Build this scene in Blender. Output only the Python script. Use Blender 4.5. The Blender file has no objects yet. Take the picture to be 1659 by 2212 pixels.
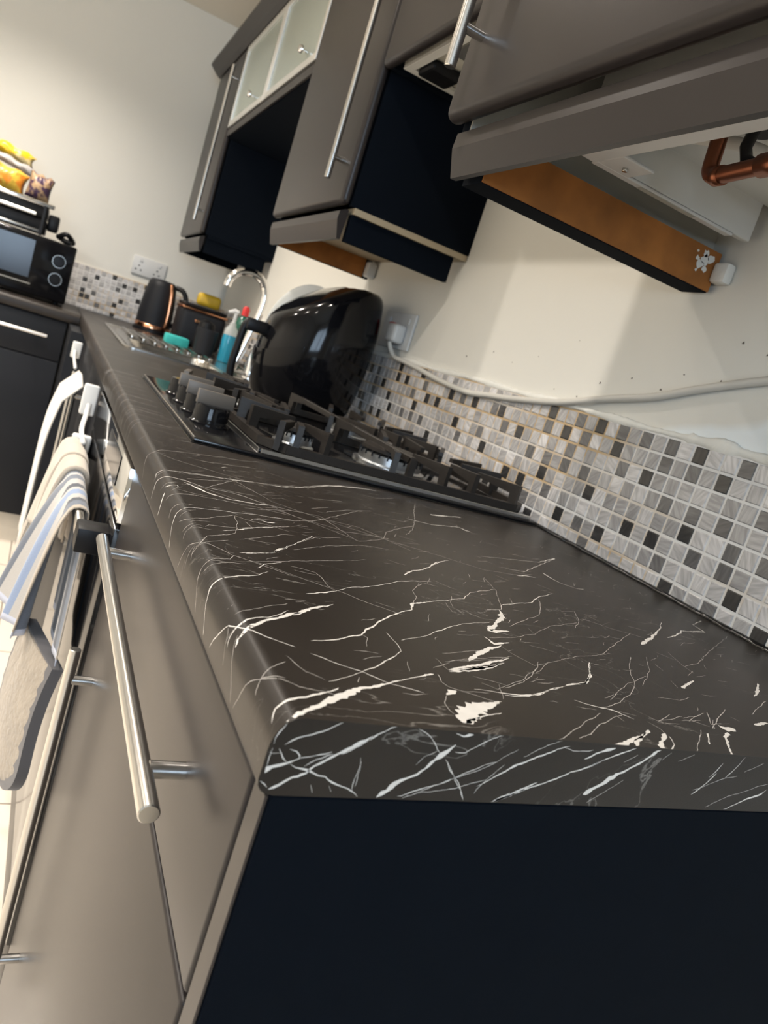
import bpy, bmesh, math, random
from mathutils import Vector, Matrix
PI = math.pi
SC = bpy.context.scene
COL = SC.collection
ZW = 0.905                      # height of the worktop above the floor; geometry below is written from the worktop surface
# ------------------------------------------------------------------ camera
FPX = 1618.117
cam = bpy.data.cameras.new('camera')
camo = bpy.data.objects.new('camera', cam); COL.objects.link(camo)
cam.sensor_fit = 'VERTICAL'; cam.sensor_height = 36.0; cam.sensor_width = 27.0
cam.lens = FPX / 2212 * 36.0
RR = ((0.87069214, -0.38439899, 0.3068104), (0.20109088, -0.29105638, -0.93533344), (0.44884035, 0.87608424, -0.17612137))
mw = Matrix.Identity(4)
for i in range(3):
    mw[i][0] = RR[0][i]; mw[i][1] = -RR[1][i]; mw[i][2] = -RR[2][i]
mw[0][3], mw[1][3], mw[2][3] = -0.11893536, -0.26812244, 0.14951967 + ZW
camo.matrix_world = mw
cam.clip_start = 0.01
cam.dof.use_dof = True; cam.dof.focus_distance = 0.58; cam.dof.aperture_fstop = 12.0
SC.camera = camo
# ------------------------------------------------------------------ world, daylight, downlights, exposure
w = bpy.data.worlds.new('world'); SC.world = w; w.use_nodes = True
bg = w.node_tree.nodes['Background']; bg.inputs[0].default_value = (0.75, 0.85, 1.0, 1); bg.inputs[1].default_value = 0.6
def light(name, kind, loc, energy, color, rot=(0, 0, 0), **kw):
    l = bpy.data.lights.new(name, kind); l.energy = energy; l.color = color
    for k, v in kw.items(): setattr(l, k, v)
    o = bpy.data.objects.new(name, l); COL.objects.link(o)
    o.location = (loc[0], loc[1], loc[2] + ZW); o.rotation_euler = rot
    return o
light('window_daylight', 'AREA', (-1.10, -2.60, 0.55), 78, (0.62, 0.80, 1.0), (PI/2, 0, 0), shape='RECTANGLE', size=1.75, size_y=1.1)
DL = [(-0.42, 0.39), (-0.42, 1.64), (-0.42, 2.60), (-1.35, 0.10), (-1.35, 1.15), (-1.35, 2.05)]
for k, (lx, ly) in enumerate(DL):
    light('downlight_lamp', 'SPOT', (lx, ly, 1.318), (40.0, 42.0, 66.0, 46.0, 60.0, 96.0)[k], (1.0, 0.92, 0.83), (0, 0, 0), spot_size=math.radians(138), spot_blend=0.9, shadow_soft_size=0.022)
SC.view_settings.view_transform = 'Standard'; SC.view_settings.look = 'None'
SC.view_settings.gamma = 1.0; SC.view_settings.use_curve_mapping = False
SC.view_settings.exposure = 0.42
# ------------------------------------------------------------------ helpers
ORG = {}
def V(x, y, z): return Vector((x, y, z))
def tagp(o, label=None, cat=None, group=None, kind=None):
    if label: o['label'] = label
    if cat: o['category'] = cat
    if group: o['group'] = group
    if kind: o['kind'] = kind
    return o
def thing(name, label, cat, loc, group=None, kind=None):
    o = bpy.data.objects.new(name, None); COL.objects.link(o)
    o.empty_display_size = 0.05
    o.location = (loc[0], loc[1], loc[2] + ZW)
    ORG[o.name] = Vector(loc)
    return tagp(o, label, cat, group, kind)
def obj(name, bm, mats, parent=None, smooth=False, label=None, cat=None, group=None, kind=None):
    """one mesh object; bm is written in room coordinates (z from the worktop)"""
    if not isinstance(mats, (list, tuple)): mats = [mats]
    if parent is None:
        xs = [v.co for v in bm.verts]
        mn = Vector((min(c.x for c in xs), min(c.y for c in xs), min(c.z for c in xs)))
        mx = Vector((max(c.x for c in xs), max(c.y for c in xs), max(c.z for c in xs)))
        org = Vector(((mn.x+mx.x)/2, (mn.y+mx.y)/2, mn.z))
    else:
        org = ORG[parent.name]
    for v in bm.verts: v.co -= org
    me = bpy.data.meshes.new(name); bm.normal_update(); bm.to_mesh(me); bm.free()
    for m in mats: me.materials.append(m)
    if smooth:
        me.polygons.foreach_set('use_smooth', [True]*len(me.polygons))
        if smooth is not True and smooth != 1:
            me.set_sharp_from_angle(angle=math.radians(smooth))
    o = bpy.data.objects.new(name, me); COL.objects.link(o)
    ORG[o.name] = org
    if parent is None: o.location = (org.x, org.y, org.z + ZW)
    else: o.parent = parent
    return tagp(o, label, cat, group, kind)
def bevel(bm, geom, r, seg=2):
    es = [e for e in geom if isinstance(e, bmesh.types.BMEdge)]
    bmesh.ops.bevel(bm, geom=es, offset=r, segments=seg, profile=0.5, affect='EDGES', clamp_overlap=True)
def box(bm, x0, x1, y0, y1, z0, z1, r=0, seg=2, mi=0):
    ret = bmesh.ops.create_cube(bm, size=1)
    vs = ret['verts']
    for v in vs:
        v.co = V(x0 + (v.co.x+.5)*(x1-x0), y0 + (v.co.y+.5)*(y1-y0), z0 + (v.co.z+.5)*(z1-z0))
    fs = set(f for v in vs for f in v.link_faces)
    for f in fs: f.material_index = mi
    if r > 0:
        es = set(e for v in vs for e in v.link_edges)
        bevel(bm, list(es), r, seg)
    return bm
def nb(): return bmesh.new()
def bx(*a, **k): return box(nb(), *a, **k)
def frame_of(d):
    d = d.normalized(); a = V(0, 0, 1) if abs(d.z) < .9 else V(1, 0, 0)
    u = d.cross(a).normalized(); return u, d.cross(u).normalized()
def cyl(bm, p0, p1, r0, r1=None, n=24, cap=True, bev=0, mi=0):
    p0 = Vector(p0); p1 = Vector(p1); r1 = r0 if r1 is None else r1
    u, w_ = frame_of(p1-p0); d = (p1-p0).normalized()
    rings = []
    seq = [(p0, r0), (p1, r1)] if not bev else [(p0, r0-bev), (p0+d*bev, r0), (p1-d*bev, r1), (p1, r1-bev)]
    for p, r in seq:
        rings.append([bm.verts.new(p + (u*math.cos(2*PI*i/n) + w_*math.sin(2*PI*i/n))*r) for i in range(n)])
    for a, b in zip(rings, rings[1:]):
        for i in range(n):
            f = bm.faces.new((a[i], a[(i+1) % n], b[(i+1) % n], b[i])); f.material_index = mi; f.smooth = True
    if cap:
        f = bm.faces.new(rings[0][::-1]); f.material_index = mi
        f = bm.faces.new(rings[-1]); f.material_index = mi
    return bm
def tube(bm, pts, r, n=12, mi=0, cap=True):
    pts = [Vector(p) for p in pts]
    if not isinstance(r, (list, tuple)): r = [r]*len(pts)
    rings = []; u = None
    for i, p in enumerate(pts):
        t = (pts[min(i+1, len(pts)-1)] - pts[max(i-1, 0)]).normalized()
        if u is None: u, _ = frame_of(t)
        u = (u - t*u.dot(t)).normalized(); w_ = t.cross(u)
        rings.append([bm.verts.new(p + (u*math.cos(2*PI*k/n) + w_*math.sin(2*PI*k/n))*r[i]) for k in range(n)])
    for a, b in zip(rings, rings[1:]):
        for i in range(n):
            f = bm.faces.new((a[i], a[(i+1) % n], b[(i+1) % n], b[i])); f.material_index = mi; f.smooth = True
    if cap:
        bm.faces.new(rings[0][::-1]); bm.faces.new(rings[-1])
    return bm
def catmull(P, k=8):
    P = [Vector(p) for p in P]; out = []
    for i in range(len(P)-1):
        a = P[max(i-1, 0)]; b = P[i]; c = P[i+1]; d = P[min(i+2, len(P)-1)]
        for j in range(k):
            t = j/k
            out.append(0.5*((2*b) + (c-a)*t + (2*a-5*b+4*c-d)*t*t + (3*b-a-3*c+d)*t**3))
    out.append(P[-1]); return out
def lathe(bm, cx, cy, prof, n=40, mi=0, cap0=True, cap1=True, sx=1.0, sy=1.0):
    rings = []
    for r, z in prof:
        rings.append([bm.verts.new((cx + r*sx*math.cos(2*PI*i/n), cy + r*sy*math.sin(2*PI*i/n), z)) for i in range(n)])
    for a, b in zip(rings, rings[1:]):
        for i in range(n):
            f = bm.faces.new((a[i], a[(i+1) % n], b[(i+1) % n], b[i])); f.material_index = mi; f.smooth = True
    if cap0: bm.faces.new(rings[0][::-1]).material_index = mi
    if cap1: bm.faces.new(rings[-1]).material_index = mi
    return bm
def prism_y(bm, prof, y0, y1, mi=0):
    """extrude an (x,z) outline along y"""
    a = [bm.verts.new((x, y0, z)) for x, z in prof]; b = [bm.verts.new((x, y1, z)) for x, z in prof]; n = len(prof)
    for i in range(n):
        bm.faces.new((a[i], a[(i+1) % n], b[(i+1) % n], b[i])).material_index = mi
    bm.faces.new(a[::-1]).material_index = mi; bm.faces.new(b).material_index = mi
    bmesh.ops.recalc_face_normals(bm, faces=bm.faces)
    return bm
def rotbm(bm, c, ang, axis='Z'):
    bmesh.ops.rotate(bm, verts=bm.verts, cent=Vector(c), matrix=Matrix.Rotation(ang, 3, axis)); return bm
# ------------------------------------------------------------------ materials
def mat(name, col, rough=.5, metal=0, spec=.5, noise=None, bump=None, coat=0, trans=0, ior=1.45, alpha=1, sheen=0, emit=None):
    m = bpy.data.materials.new(name); m.use_nodes = True; nt = m.node_tree; b = nt.nodes['Principled BSDF']
    b.inputs['Base Color'].default_value = (*col, 1); b.inputs['Roughness'].default_value = rough
    b.inputs['Metallic'].default_value = metal; b.inputs['Specular IOR Level'].default_value = spec
    b.inputs['Coat Weight'].default_value = coat; b.inputs['Transmission Weight'].default_value = trans
    b.inputs['IOR'].default_value = ior; b.inputs['Alpha'].default_value = alpha
    b.inputs['Sheen Weight'].default_value = sheen
    tc = nt.nodes.new('ShaderNodeTexCoord')
    if noise:                      # (scale, amount, detail): slight mottling of the colour itself
        n = nt.nodes.new('ShaderNodeTexNoise'); n.inputs['Scale'].default_value = noise[0]; n.inputs['Detail'].default_value = 4
        nt.links.new(tc.outputs['Object'], n.inputs['Vector'])
        r = nt.nodes.new('ShaderNodeMapRange'); r.inputs['To Min'].default_value = 1-noise[1]; r.inputs['To Max'].default_value = 1+noise[1]
        nt.links.new(n.outputs['Fac'], r.inputs['Value'])
        mx = nt.nodes.new('ShaderNodeMix'); mx.data_type = 'RGBA'; mx.blend_type = 'MULTIPLY'; mx.inputs[0].default_value = 1
        mx.inputs[6].default_value = (*col, 1); nt.links.new(r.outputs[0], mx.inputs[7]); nt.links.new(mx.outputs[2], b.inputs['Base Color'])
    if bump:                       # (scale, strength, distance)
        n = nt.nodes.new('ShaderNodeTexNoise'); n.inputs['Scale'].default_value = bump[0]; n.inputs['Detail'].default_value = 3
        nt.links.new(tc.outputs['Object'], n.inputs['Vector'])
        bp = nt.nodes.new('ShaderNodeBump'); bp.inputs['Strength'].default_value = bump[1]; bp.inputs['Distance'].default_value = bump[2]
        nt.links.new(n.outputs['Fac'], bp.inputs['Height']); nt.links.new(bp.outputs[0], b.inputs['Normal'])
    if emit:
        b.inputs['Emission Color'].default_value = (*emit[0], 1); b.inputs['Emission Strength'].default_value = emit[1]
    return m
M = {}
M['wall'] = mat('wall_paint', (.74, .72, .66), .75, noise=(2.5, .03), bump=(60, .15, .002))
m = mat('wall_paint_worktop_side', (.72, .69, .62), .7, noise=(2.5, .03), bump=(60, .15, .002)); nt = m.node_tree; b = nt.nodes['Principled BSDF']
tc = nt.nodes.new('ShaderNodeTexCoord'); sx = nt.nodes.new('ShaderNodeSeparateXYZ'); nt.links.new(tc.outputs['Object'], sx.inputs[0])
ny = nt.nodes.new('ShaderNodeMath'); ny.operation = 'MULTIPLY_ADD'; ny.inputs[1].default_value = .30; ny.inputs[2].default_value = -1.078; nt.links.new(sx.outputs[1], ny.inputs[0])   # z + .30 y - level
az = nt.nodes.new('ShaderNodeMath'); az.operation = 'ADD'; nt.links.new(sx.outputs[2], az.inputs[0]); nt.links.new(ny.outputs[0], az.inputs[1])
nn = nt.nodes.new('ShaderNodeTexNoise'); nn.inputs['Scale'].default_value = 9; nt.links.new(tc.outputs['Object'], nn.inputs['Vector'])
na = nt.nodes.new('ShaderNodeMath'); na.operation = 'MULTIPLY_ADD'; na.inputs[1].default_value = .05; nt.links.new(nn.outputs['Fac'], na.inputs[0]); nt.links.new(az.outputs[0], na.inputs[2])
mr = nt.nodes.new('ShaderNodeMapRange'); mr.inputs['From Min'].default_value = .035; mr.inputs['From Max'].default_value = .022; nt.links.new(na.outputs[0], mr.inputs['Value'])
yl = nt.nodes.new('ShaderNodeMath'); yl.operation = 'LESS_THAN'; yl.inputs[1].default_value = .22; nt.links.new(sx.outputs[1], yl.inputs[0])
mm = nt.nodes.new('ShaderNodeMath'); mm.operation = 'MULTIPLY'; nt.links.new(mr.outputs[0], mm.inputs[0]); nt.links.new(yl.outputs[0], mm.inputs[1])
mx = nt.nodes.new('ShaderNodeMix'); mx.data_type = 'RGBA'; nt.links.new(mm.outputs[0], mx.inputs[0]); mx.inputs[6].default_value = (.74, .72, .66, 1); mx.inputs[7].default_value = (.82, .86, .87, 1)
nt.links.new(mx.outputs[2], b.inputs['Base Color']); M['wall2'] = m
M['ceiling'] = mat('ceiling_paint', (.74, .70, .62), .8)
M['door'] = mat('door_graphite', (.0245, .0205, .0200), .34, spec=.34, noise=(3, .03), bump=(900, .05, .0005))
M['side'] = mat('side_panel_dark', (.0042, .0062, .010), .75, spec=.04, noise=(40, .1))
M['side2'] = mat('side_panel_dark_front', (.013, .014, .017), .5, spec=.25)
M['steel'] = mat('brushed_steel', (.60, .585, .56), .24, 1, bump=(300, .04, .0003))
M['chrome'] = mat('chrome', (.80, .80, .80), .06, 1)
M['inox'] = mat('sink_steel', (.50, .48, .45), .2, 1, bump=(200, .05, .0004))
M['mdf'] = mat('raw_board_orange', (.36, .135, .028), .75, noise=(16, .75))
M['board'] = mat('cream_board', (.38, .31, .21), .6, noise=(20, .1))
M['greyboard'] = mat('carcass_board', (.44, .43, .38), .6, noise=(12, .12))
M['whitemetal'] = mat('boiler_white', (.66, .66, .63), .45, noise=(15, .06))
M['white'] = mat('white_plastic', (.66, .66, .65), .4)
M['cable'] = mat('cable_white', (.62, .60, .55), .45)
M['red'] = mat('red_plastic', (.62, .03, .03), .4)
M['copper'] = mat('copper_pipe', (.30, .11, .06), .38, 1, noise=(60, .3))
M['copper2'] = mat('copper_polished', (.86, .42, .24), .2, 1)
M['black'] = mat('black_plastic', (.008, .008, .009), .4, spec=.25)
M['gloss'] = mat('black_gloss', (.005, .005, .006), .09, spec=.28)
M['glassblk'] = mat('black_glass', (.006, .006, .007), .13, spec=.5)
M['iron'] = mat('cast_iron', (.020, .0165, .014), .45, spec=.4, noise=(70, .35), bump=(250, .3, .001))
M['sealant'] = mat('black_sealant', (.008, .008, .008), .15, bump=(90, .6, .003))
M['caulk'] = mat('white_caulk', (.76, .75, .70), .6, noise=(40, .12), bump=(120, .5, .002))
M['alu'] = mat('aluminium', (.82, .82, .80), .42, 1)
M['blade'] = mat('knob_blade', (.12, .105, .09), .4)
M['ring'] = mat('burner_alloy', (.60, .62, .64), .28, 1, bump=(80, .2, .001))
M['glovegrey'] = mat('glove_binding', (.09, .085, .09), .9, sheen=.3)
M['glove'] = mat('glove_cream', (.33, .28, .22), .9, noise=(30, .25), bump=(120, .6, .004), sheen=.3)
M['cream_cloth'] = mat('cream_cloth', (.46, .40, .33), .9, noise=(25, .1), bump=(300, .4, .001), sheen=.3)
M['teal'] = mat('teal_sponge', (.03, .38, .36), .7, noise=(60, .2), bump=(300, .5, .002))
M['blue_liq'] = mat('blue_liquid', (.02, .25, .38), .15)
M['green'] = mat('green_bottle', (.01, .09, .06), .2)
M['yellow'] = mat('yellow_plastic', (.62, .40, .03), .35, noise=(20, .2))
M['clear'] = mat('clear_plastic', (.70, .72, .70), .2, alpha=.45)
M['plinth'] = mat('cream_plinth', (.62, .56, .47), .5)
def mat2(name, c1, c2, scale, lo=.45, hi=.55, rough=.3):
    m = mat(name, c1, rough, bump=(35, .8, .006)); nt = m.node_tree; b = nt.nodes['Principled BSDF']
    tc = nt.nodes.new('ShaderNodeTexCoord'); n = nt.nodes.new('ShaderNodeTexNoise'); n.inputs['Scale'].default_value = scale; n.inputs['Detail'].default_value = 3
    cr = nt.nodes.new('ShaderNodeValToRGB'); cr.color_ramp.elements[0].position = lo; cr.color_ramp.elements[0].color = (*c1, 1); cr.color_ramp.elements[1].position = hi; cr.color_ramp.elements[1].color = (*c2, 1)
    nt.links.new(tc.outputs['Object'], n.inputs['Vector']); nt.links.new(n.outputs['Fac'], cr.inputs[0]); nt.links.new(cr.outputs[0], b.inputs['Base Color']); return m
M['bagyellow'] = mat2('crisp_bag_yellow', (.80, .50, .02), (.78, .62, .30), 22, .5, .6)
M['bagorange'] = mat2('crisp_bag_orange', (.75, .25, .03), (.70, .45, .06), 30)
M['bagpurple'] = mat2('crisp_bag_purple', (.06, .03, .07), (.42, .28, .16), 38)
M['baggrey'] = mat('crisp_bag_silver', (.45, .43, .42), .28, noise=(25, .3), bump=(35, .8, .006))
M['lamp'] = mat('lamp_face', (1, .9, .8), .5, emit=((1, .87, .72), 40))
# frosted glass of the display cabinet
M['frost'] = mat('frosted_glass', (.50, .56, .50), .22, trans=.35, noise=(2, .05))
# thin window glass
m = bpy.data.materials.new('window_glass'); m.use_nodes = True; nt = m.node_tree; nt.nodes.remove(nt.nodes['Principled BSDF'])
tr = nt.nodes.new('ShaderNodeBsdfTransparent'); gl = nt.nodes.new('ShaderNodeBsdfGlossy'); gl.inputs['Roughness'].default_value = .02
fr = nt.nodes.new('ShaderNodeFresnel'); mxs = nt.nodes.new('ShaderNodeMixShader')
nt.links.new(fr.outputs[0], mxs.inputs[0]); nt.links.new(tr.outputs[0], mxs.inputs[1]); nt.links.new(gl.outputs[0], mxs.inputs[2])
nt.links.new(mxs.outputs[0], nt.nodes['Material Output'].inputs[0]); M['winglass'] = m
# worktop laminate: near-black brown stone with faint clouding, hairlines and specks
m = mat('worktop_laminate', (.042, .034, .028), .36, spec=.31); nt = m.node_tree; b = nt.nodes['Principled BSDF']
tc = nt.nodes.new('ShaderNodeTexCoord')
n1 = nt.nodes.new('ShaderNodeTexNoise'); n1.inputs['Scale'].default_value = 5; n1.inputs['Detail'].default_value = 6
nt.links.new(tc.outputs['Object'], n1.inputs['Vector'])
cr = nt.nodes.new('ShaderNodeValToRGB'); cr.color_ramp.elements[0].position = .3; cr.color_ramp.elements[0].color = (.017, .0135, .0115, 1)
cr.color_ramp.elements[1].position = .7; cr.color_ramp.elements[1].color = (.026, .021, .0175, 1)
nt.links.new(n1.outputs['Fac'], cr.inputs[0])
n2 = nt.nodes.new('ShaderNodeTexNoise'); n2.inputs['Scale'].default_value = 9; n2.inputs['Detail'].default_value = 8; n2.inputs['Distortion'].default_value = 1.2
mp = nt.nodes.new('ShaderNodeMapping'); mp.inputs['Scale'].default_value = (1, 2.2, 1); nt.links.new(tc.outputs['Object'], mp.inputs[0]); nt.links.new(mp.outputs[0], n2.inputs['Vector'])
sb = nt.nodes.new('ShaderNodeMath'); sb.operation = 'SUBTRACT'; sb.inputs[1].default_value = .5; nt.links.new(n2.outputs['Fac'], sb.inputs[0])
ab = nt.nodes.new('ShaderNodeMath'); ab.operation = 'ABSOLUTE'; nt.links.new(sb.outputs[0], ab.inputs[0])
mr = nt.nodes.new('ShaderNodeMapRange'); mr.inputs['From Min'].default_value = 0; mr.inputs['From Max'].default_value = .004; mr.inputs['To Min'].default_value = .35; mr.inputs['To Max'].default_value = 0
nt.links.new(ab.outputs[0], mr.inputs['Value'])
n3 = nt.nodes.new('ShaderNodeTexNoise'); n3.inputs['Scale'].default_value = 7; nt.links.new(tc.outputs['Object'], n3.inputs['Vector'])
mr3 = nt.nodes.new('ShaderNodeMapRange'); mr3.inputs['From Min'].default_value = .5; mr3.inputs['From Max'].default_value = .62; nt.links.new(n3.outputs['Fac'], mr3.inputs['Value'])
mu = nt.nodes.new('ShaderNodeMath'); mu.operation = 'MULTIPLY'; nt.links.new(mr.outputs[0], mu.inputs[0]); nt.links.new(mr3.outputs[0], mu.inputs[1])
mx = nt.nodes.new('ShaderNodeMix'); mx.data_type = 'RGBA'; nt.links.new(mu.outputs[0], mx.inputs[0]); nt.links.new(cr.outputs[0], mx.inputs[6]); mx.inputs[7].default_value = (.5, .47, .43, 1)
nt.links.new(mx.outputs[2], b.inputs['Base Color'])
n4 = nt.nodes.new('ShaderNodeTexNoise'); n4.inputs['Scale'].default_value = 1400; nt.links.new(tc.outputs['Object'], n4.inputs['Vector'])
bp = nt.nodes.new('ShaderNodeBump'); bp.inputs['Strength'].default_value = .12; bp.inputs['Distance'].default_value = .0004; nt.links.new(n4.outputs['Fac'], bp.inputs['Height']); nt.links.new(bp.outputs[0], b.inputs['Normal'])
M['worktop'] = m
M['vein'] = mat('worktop_vein', (.72, .69, .65), .36, noise=(120, .12))
M['vein2'] = mat('worktop_vein_fine', (.48, .45, .42), .36, noise=(90, .3))
# mosaic tile: per-tile tone, streak direction and seed come from the mesh attribute
m = mat('mosaic_tile', (.4, .4, .4), .16, spec=.5, coat=.2); nt = m.node_tree; b = nt.nodes['Principled BSDF']
at = nt.nodes.new('ShaderNodeAttribute'); at.attribute_name = 'tile'; sp = nt.nodes.new('ShaderNodeSeparateColor'); nt.links.new(at.outputs['Color'], sp.inputs[0])
tc = nt.nodes.new('ShaderNodeTexCoord'); vr = nt.nodes.new('ShaderNodeVectorRotate'); vr.rotation_type = 'X_AXIS'; nt.links.new(tc.outputs['Object'], vr.inputs['Vector'])
ma = nt.nodes.new('ShaderNodeMath'); ma.operation = 'MULTIPLY'; ma.inputs[1].default_value = 3.14; nt.links.new(sp.outputs[1], ma.inputs[0]); nt.links.new(ma.outputs[0], vr.inputs['Angle'])
mp = nt.nodes.new('ShaderNodeMapping'); mp.inputs['Scale'].default_value = (45, 35, 260); nt.links.new(vr.outputs[0], mp.inputs[0])
cb = nt.nodes.new('ShaderNodeCombineXYZ'); m2 = nt.nodes.new('ShaderNodeMath'); m2.operation = 'MULTIPLY'; m2.inputs[1].default_value = 90; nt.links.new(sp.outputs[2], m2.inputs[0]); nt.links.new(m2.outputs[0], cb.inputs[0]); nt.links.new(cb.outputs[0], mp.inputs['Location'])
n1 = nt.nodes.new('ShaderNodeTexNoise'); n1.inputs['Scale'].default_value = 1; n1.inputs['Detail'].default_value = 2; nt.links.new(mp.outputs[0], n1.inputs['Vector'])
mr = nt.nodes.new('ShaderNodeMapRange'); mr.inputs['From Min'].default_value = .35; mr.inputs['From Max'].default_value = .7; mr.inputs['To Min'].default_value = .80; mr.inputs['To Max'].default_value = 1.25; nt.links.new(n1.outputs['Fac'], mr.inputs['Value'])
m3 = nt.nodes.new('ShaderNodeMath'); m3.operation = 'MULTIPLY'; nt.links.new(sp.outputs[0], m3.inputs[0]); nt.links.new(mr.outputs[0], m3.inputs[1])
cc = nt.nodes.new('ShaderNodeMix'); cc.data_type = 'RGBA'; cc.blend_type = 'MULTIPLY'; cc.inputs[0].default_value = 1; cc.inputs[6].default_value = (1.0, .97, .96, 1); nt.links.new(m3.outputs[0], cc.inputs[7])
nt.links.new(cc.outputs[2], b.inputs['Base Color']); M['tile'] = m
# grout: white, stained tan along stretches near the hob
m = mat('grout', (.7, .69, .66), .8); nt = m.node_tree; b = nt.nodes['Principled BSDF']
tc = nt.nodes.new('ShaderNodeTexCoord'); mp = nt.nodes.new('ShaderNodeMapping'); mp.inputs['Scale'].default_value = (1, 1.1, 9); nt.links.new(tc.outputs['Object'], mp.inputs[0])
n1 = nt.nodes.new('ShaderNodeTexNoise'); n1.inputs['Scale'].default_value = 2.2; n1.inputs['Detail'].default_value = 4; nt.links.new(mp.outputs[0], n1.inputs['Vector'])
cr = nt.nodes.new('ShaderNodeValToRGB'); cr.color_ramp.elements[0].position = .52; cr.color_ramp.elements[0].color = (.74, .73, .71, 1); cr.color_ramp.elements[1].position = .66; cr.color_ramp.elements[1].color = (.52, .38, .22, 1)
sx = nt.nodes.new('ShaderNodeSeparateXYZ'); nt.links.new(tc.outputs['Object'], sx.inputs[0])
mr = nt.nodes.new('ShaderNodeMapRange'); mr.inputs['From Min'].default_value = -.15; mr.inputs['From Max'].default_value = .15; mr.inputs['To Min'].default_value = -.02; mr.inputs['To Max'].default_value = .13; nt.links.new(sx.outputs[1], mr.inputs['Value'])
ad = nt.nodes.new('ShaderNodeMath'); ad.operation = 'ADD'; nt.links.new(n1.outputs['Fac'], ad.inputs[0]); nt.links.new(mr.outputs[0], ad.inputs[1])
nt.links.new(ad.outputs[0], cr.inputs[0]); nt.links.new(cr.outputs[0], b.inputs['Base Color']); M['grout'] = m
# floor tiles
m = mat('floor_tile', (.7, .6, .5), .2, spec=.5); nt = m.node_tree; b = nt.nodes['Principled BSDF']
tc = nt.nodes.new('ShaderNodeTexCoord'); mp = nt.nodes.new('ShaderNodeMapping'); mp.inputs['Location'].default_value = (0.02, -0.04, 0); nt.links.new(tc.outputs['Object'], mp.inputs[0])
br = nt.nodes.new('ShaderNodeTexBrick'); br.offset = 0; br.inputs['Scale'].default_value = 1; br.inputs['Mortar Size'].default_value = .0022; br.inputs['Brick Width'].default_value = .334; br.inputs['Row Height'].default_value = .334
br.inputs['Color1'].default_value = (.82, .74, .63, 1); br.inputs['Color2'].default_value = (.80, .72, .62, 1); br.inputs['Mortar'].default_value = (.26, .22, .18, 1)
nt.links.new(mp.outputs[0], br.inputs['Vector']); nt.links.new(br.outputs['Color'], b.inputs['Base Color']); M['floor'] = m
# striped tea towel (stripes follow the cloth's own UV)
def stripes(name, stops):
    m = mat(name, (.6, .6, .6), .9, sheen=.3, bump=(500, .5, .001)); nt = m.node_tree; b = nt.nodes['Principled BSDF']
    uv = nt.nodes.new('ShaderNodeUVMap'); uv.uv_map = 'cloth'; sx = nt.nodes.new('ShaderNodeSeparateXYZ'); nt.links.new(uv.outputs[0], sx.inputs[0])
    cr = nt.nodes.new('ShaderNodeValToRGB'); cr.color_ramp.interpolation = 'CONSTANT'
    els = cr.color_ramp.elements
    for i, (p, c) in enumerate(stops):
        e = els[i] if i < 2 else els.new(p)
        e.position = p; e.color = (*c, 1)
    nt.links.new(sx.outputs[0], cr.inputs[0])
    lt = nt.nodes.new('ShaderNodeMath'); lt.operation = 'GREATER_THAN'; lt.inputs[1].default_value = .975; nt.links.new(sx.outputs[1], lt.inputs[0])
    l2 = nt.nodes.new('ShaderNodeMath'); l2.operation = 'LESS_THAN'; l2.inputs[1].default_value = .02; nt.links.new(sx.outputs[1], l2.inputs[0])
    ad = nt.nodes.new('ShaderNodeMath'); ad.operation = 'ADD'; ad.use_clamp = True; nt.links.new(lt.outputs[0], ad.inputs[0]); nt.links.new(l2.outputs[0], ad.inputs[1])
    mx = nt.nodes.new('ShaderNodeMix'); mx.data_type = 'RGBA'; nt.links.new(ad.outputs[0], mx.inputs[0]); nt.links.new(cr.outputs[0], mx.inputs[6]); mx.inputs[7].default_value = (.50, .53, .64, 1)
    nt.links.new(mx.outputs[2], b.inputs['Base Color']); return m
wh = (.44, .42, .40); gb = (.12, .14, .18); dg = (.05, .055, .07); bl = (.22, .29, .44); cm = (.40, .34, .27)
M['towel'] = stripes('tea_towel_stripes', [(0, cm), (.06, gb), (.17, dg), (.24, wh), (.34, bl), (.46, wh), (.52, dg), (.62, wh), (.76, gb), (.88, wh), (.94, gb)])
# ------------------------------------------------------------------ the room
XW, YF, XL, YB, ZC, ZF = 0.606, 3.40, -2.0, -2.45, 1.336, -0.905
obj('floor', bx(XL, XW, YB, YF, ZF-.05, ZF), M['floor'], kind='structure')
obj('ceiling', bx(XL, XW, YB, YF, ZC, ZC+.05), M['ceiling'], kind='structure')
wr = thing('wall_right', None, None, (XW, 0.5, ZF), kind='structure')
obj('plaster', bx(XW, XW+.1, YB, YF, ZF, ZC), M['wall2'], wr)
wf = thing('wall_far', None, None, (-.7, YF, ZF), kind='structure')
obj('plaster', bx(XL, XW+.1, YF, YF+.1, ZF, ZC), M['wall'], wf)
obj('wall_left', bx(XL-.1, XL, YB, YF+.1, ZF, ZC), M['wall'], kind='structure')
bm = nb(); wx0, wx1, wz0, wz1 = -1.65, .15, 0.0, 1.12
box(bm, XL, wx0, YB-.12, YB, ZF, ZC); box(bm, wx1, XW+.1, YB-.12, YB, ZF, ZC); box(bm, wx0, wx1, YB-.12, YB, ZF, wz0); box(bm, wx0, wx1, YB-.12, YB, wz1, ZC)
obj('wall_back', bm, M['wall'], kind='structure')
win = thing('window_1', None, None, ((wx0+wx1)/2, YB-.06, wz0), kind='structure')
bm = nb()
for a, b_ in ((wx0, wx0+.05), (-.775, -.725), (wx1-.05, wx1)): box(bm, a, b_, YB-.09, YB-.04, wz0, wz1, .004)
for a, b_ in ((wz0, wz0+.05), (wz1-.05, wz1)): box(bm, wx0, wx1, YB-.09, YB-.04, a, b_, .004)
obj('window_frame', bm, M['white'], win)
obj('window_pane', bx(wx0+.04, wx1-.04, YB-.068, YB-.062, wz0+.04, wz1-.04), M['winglass'], win)
bm = nb()
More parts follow.
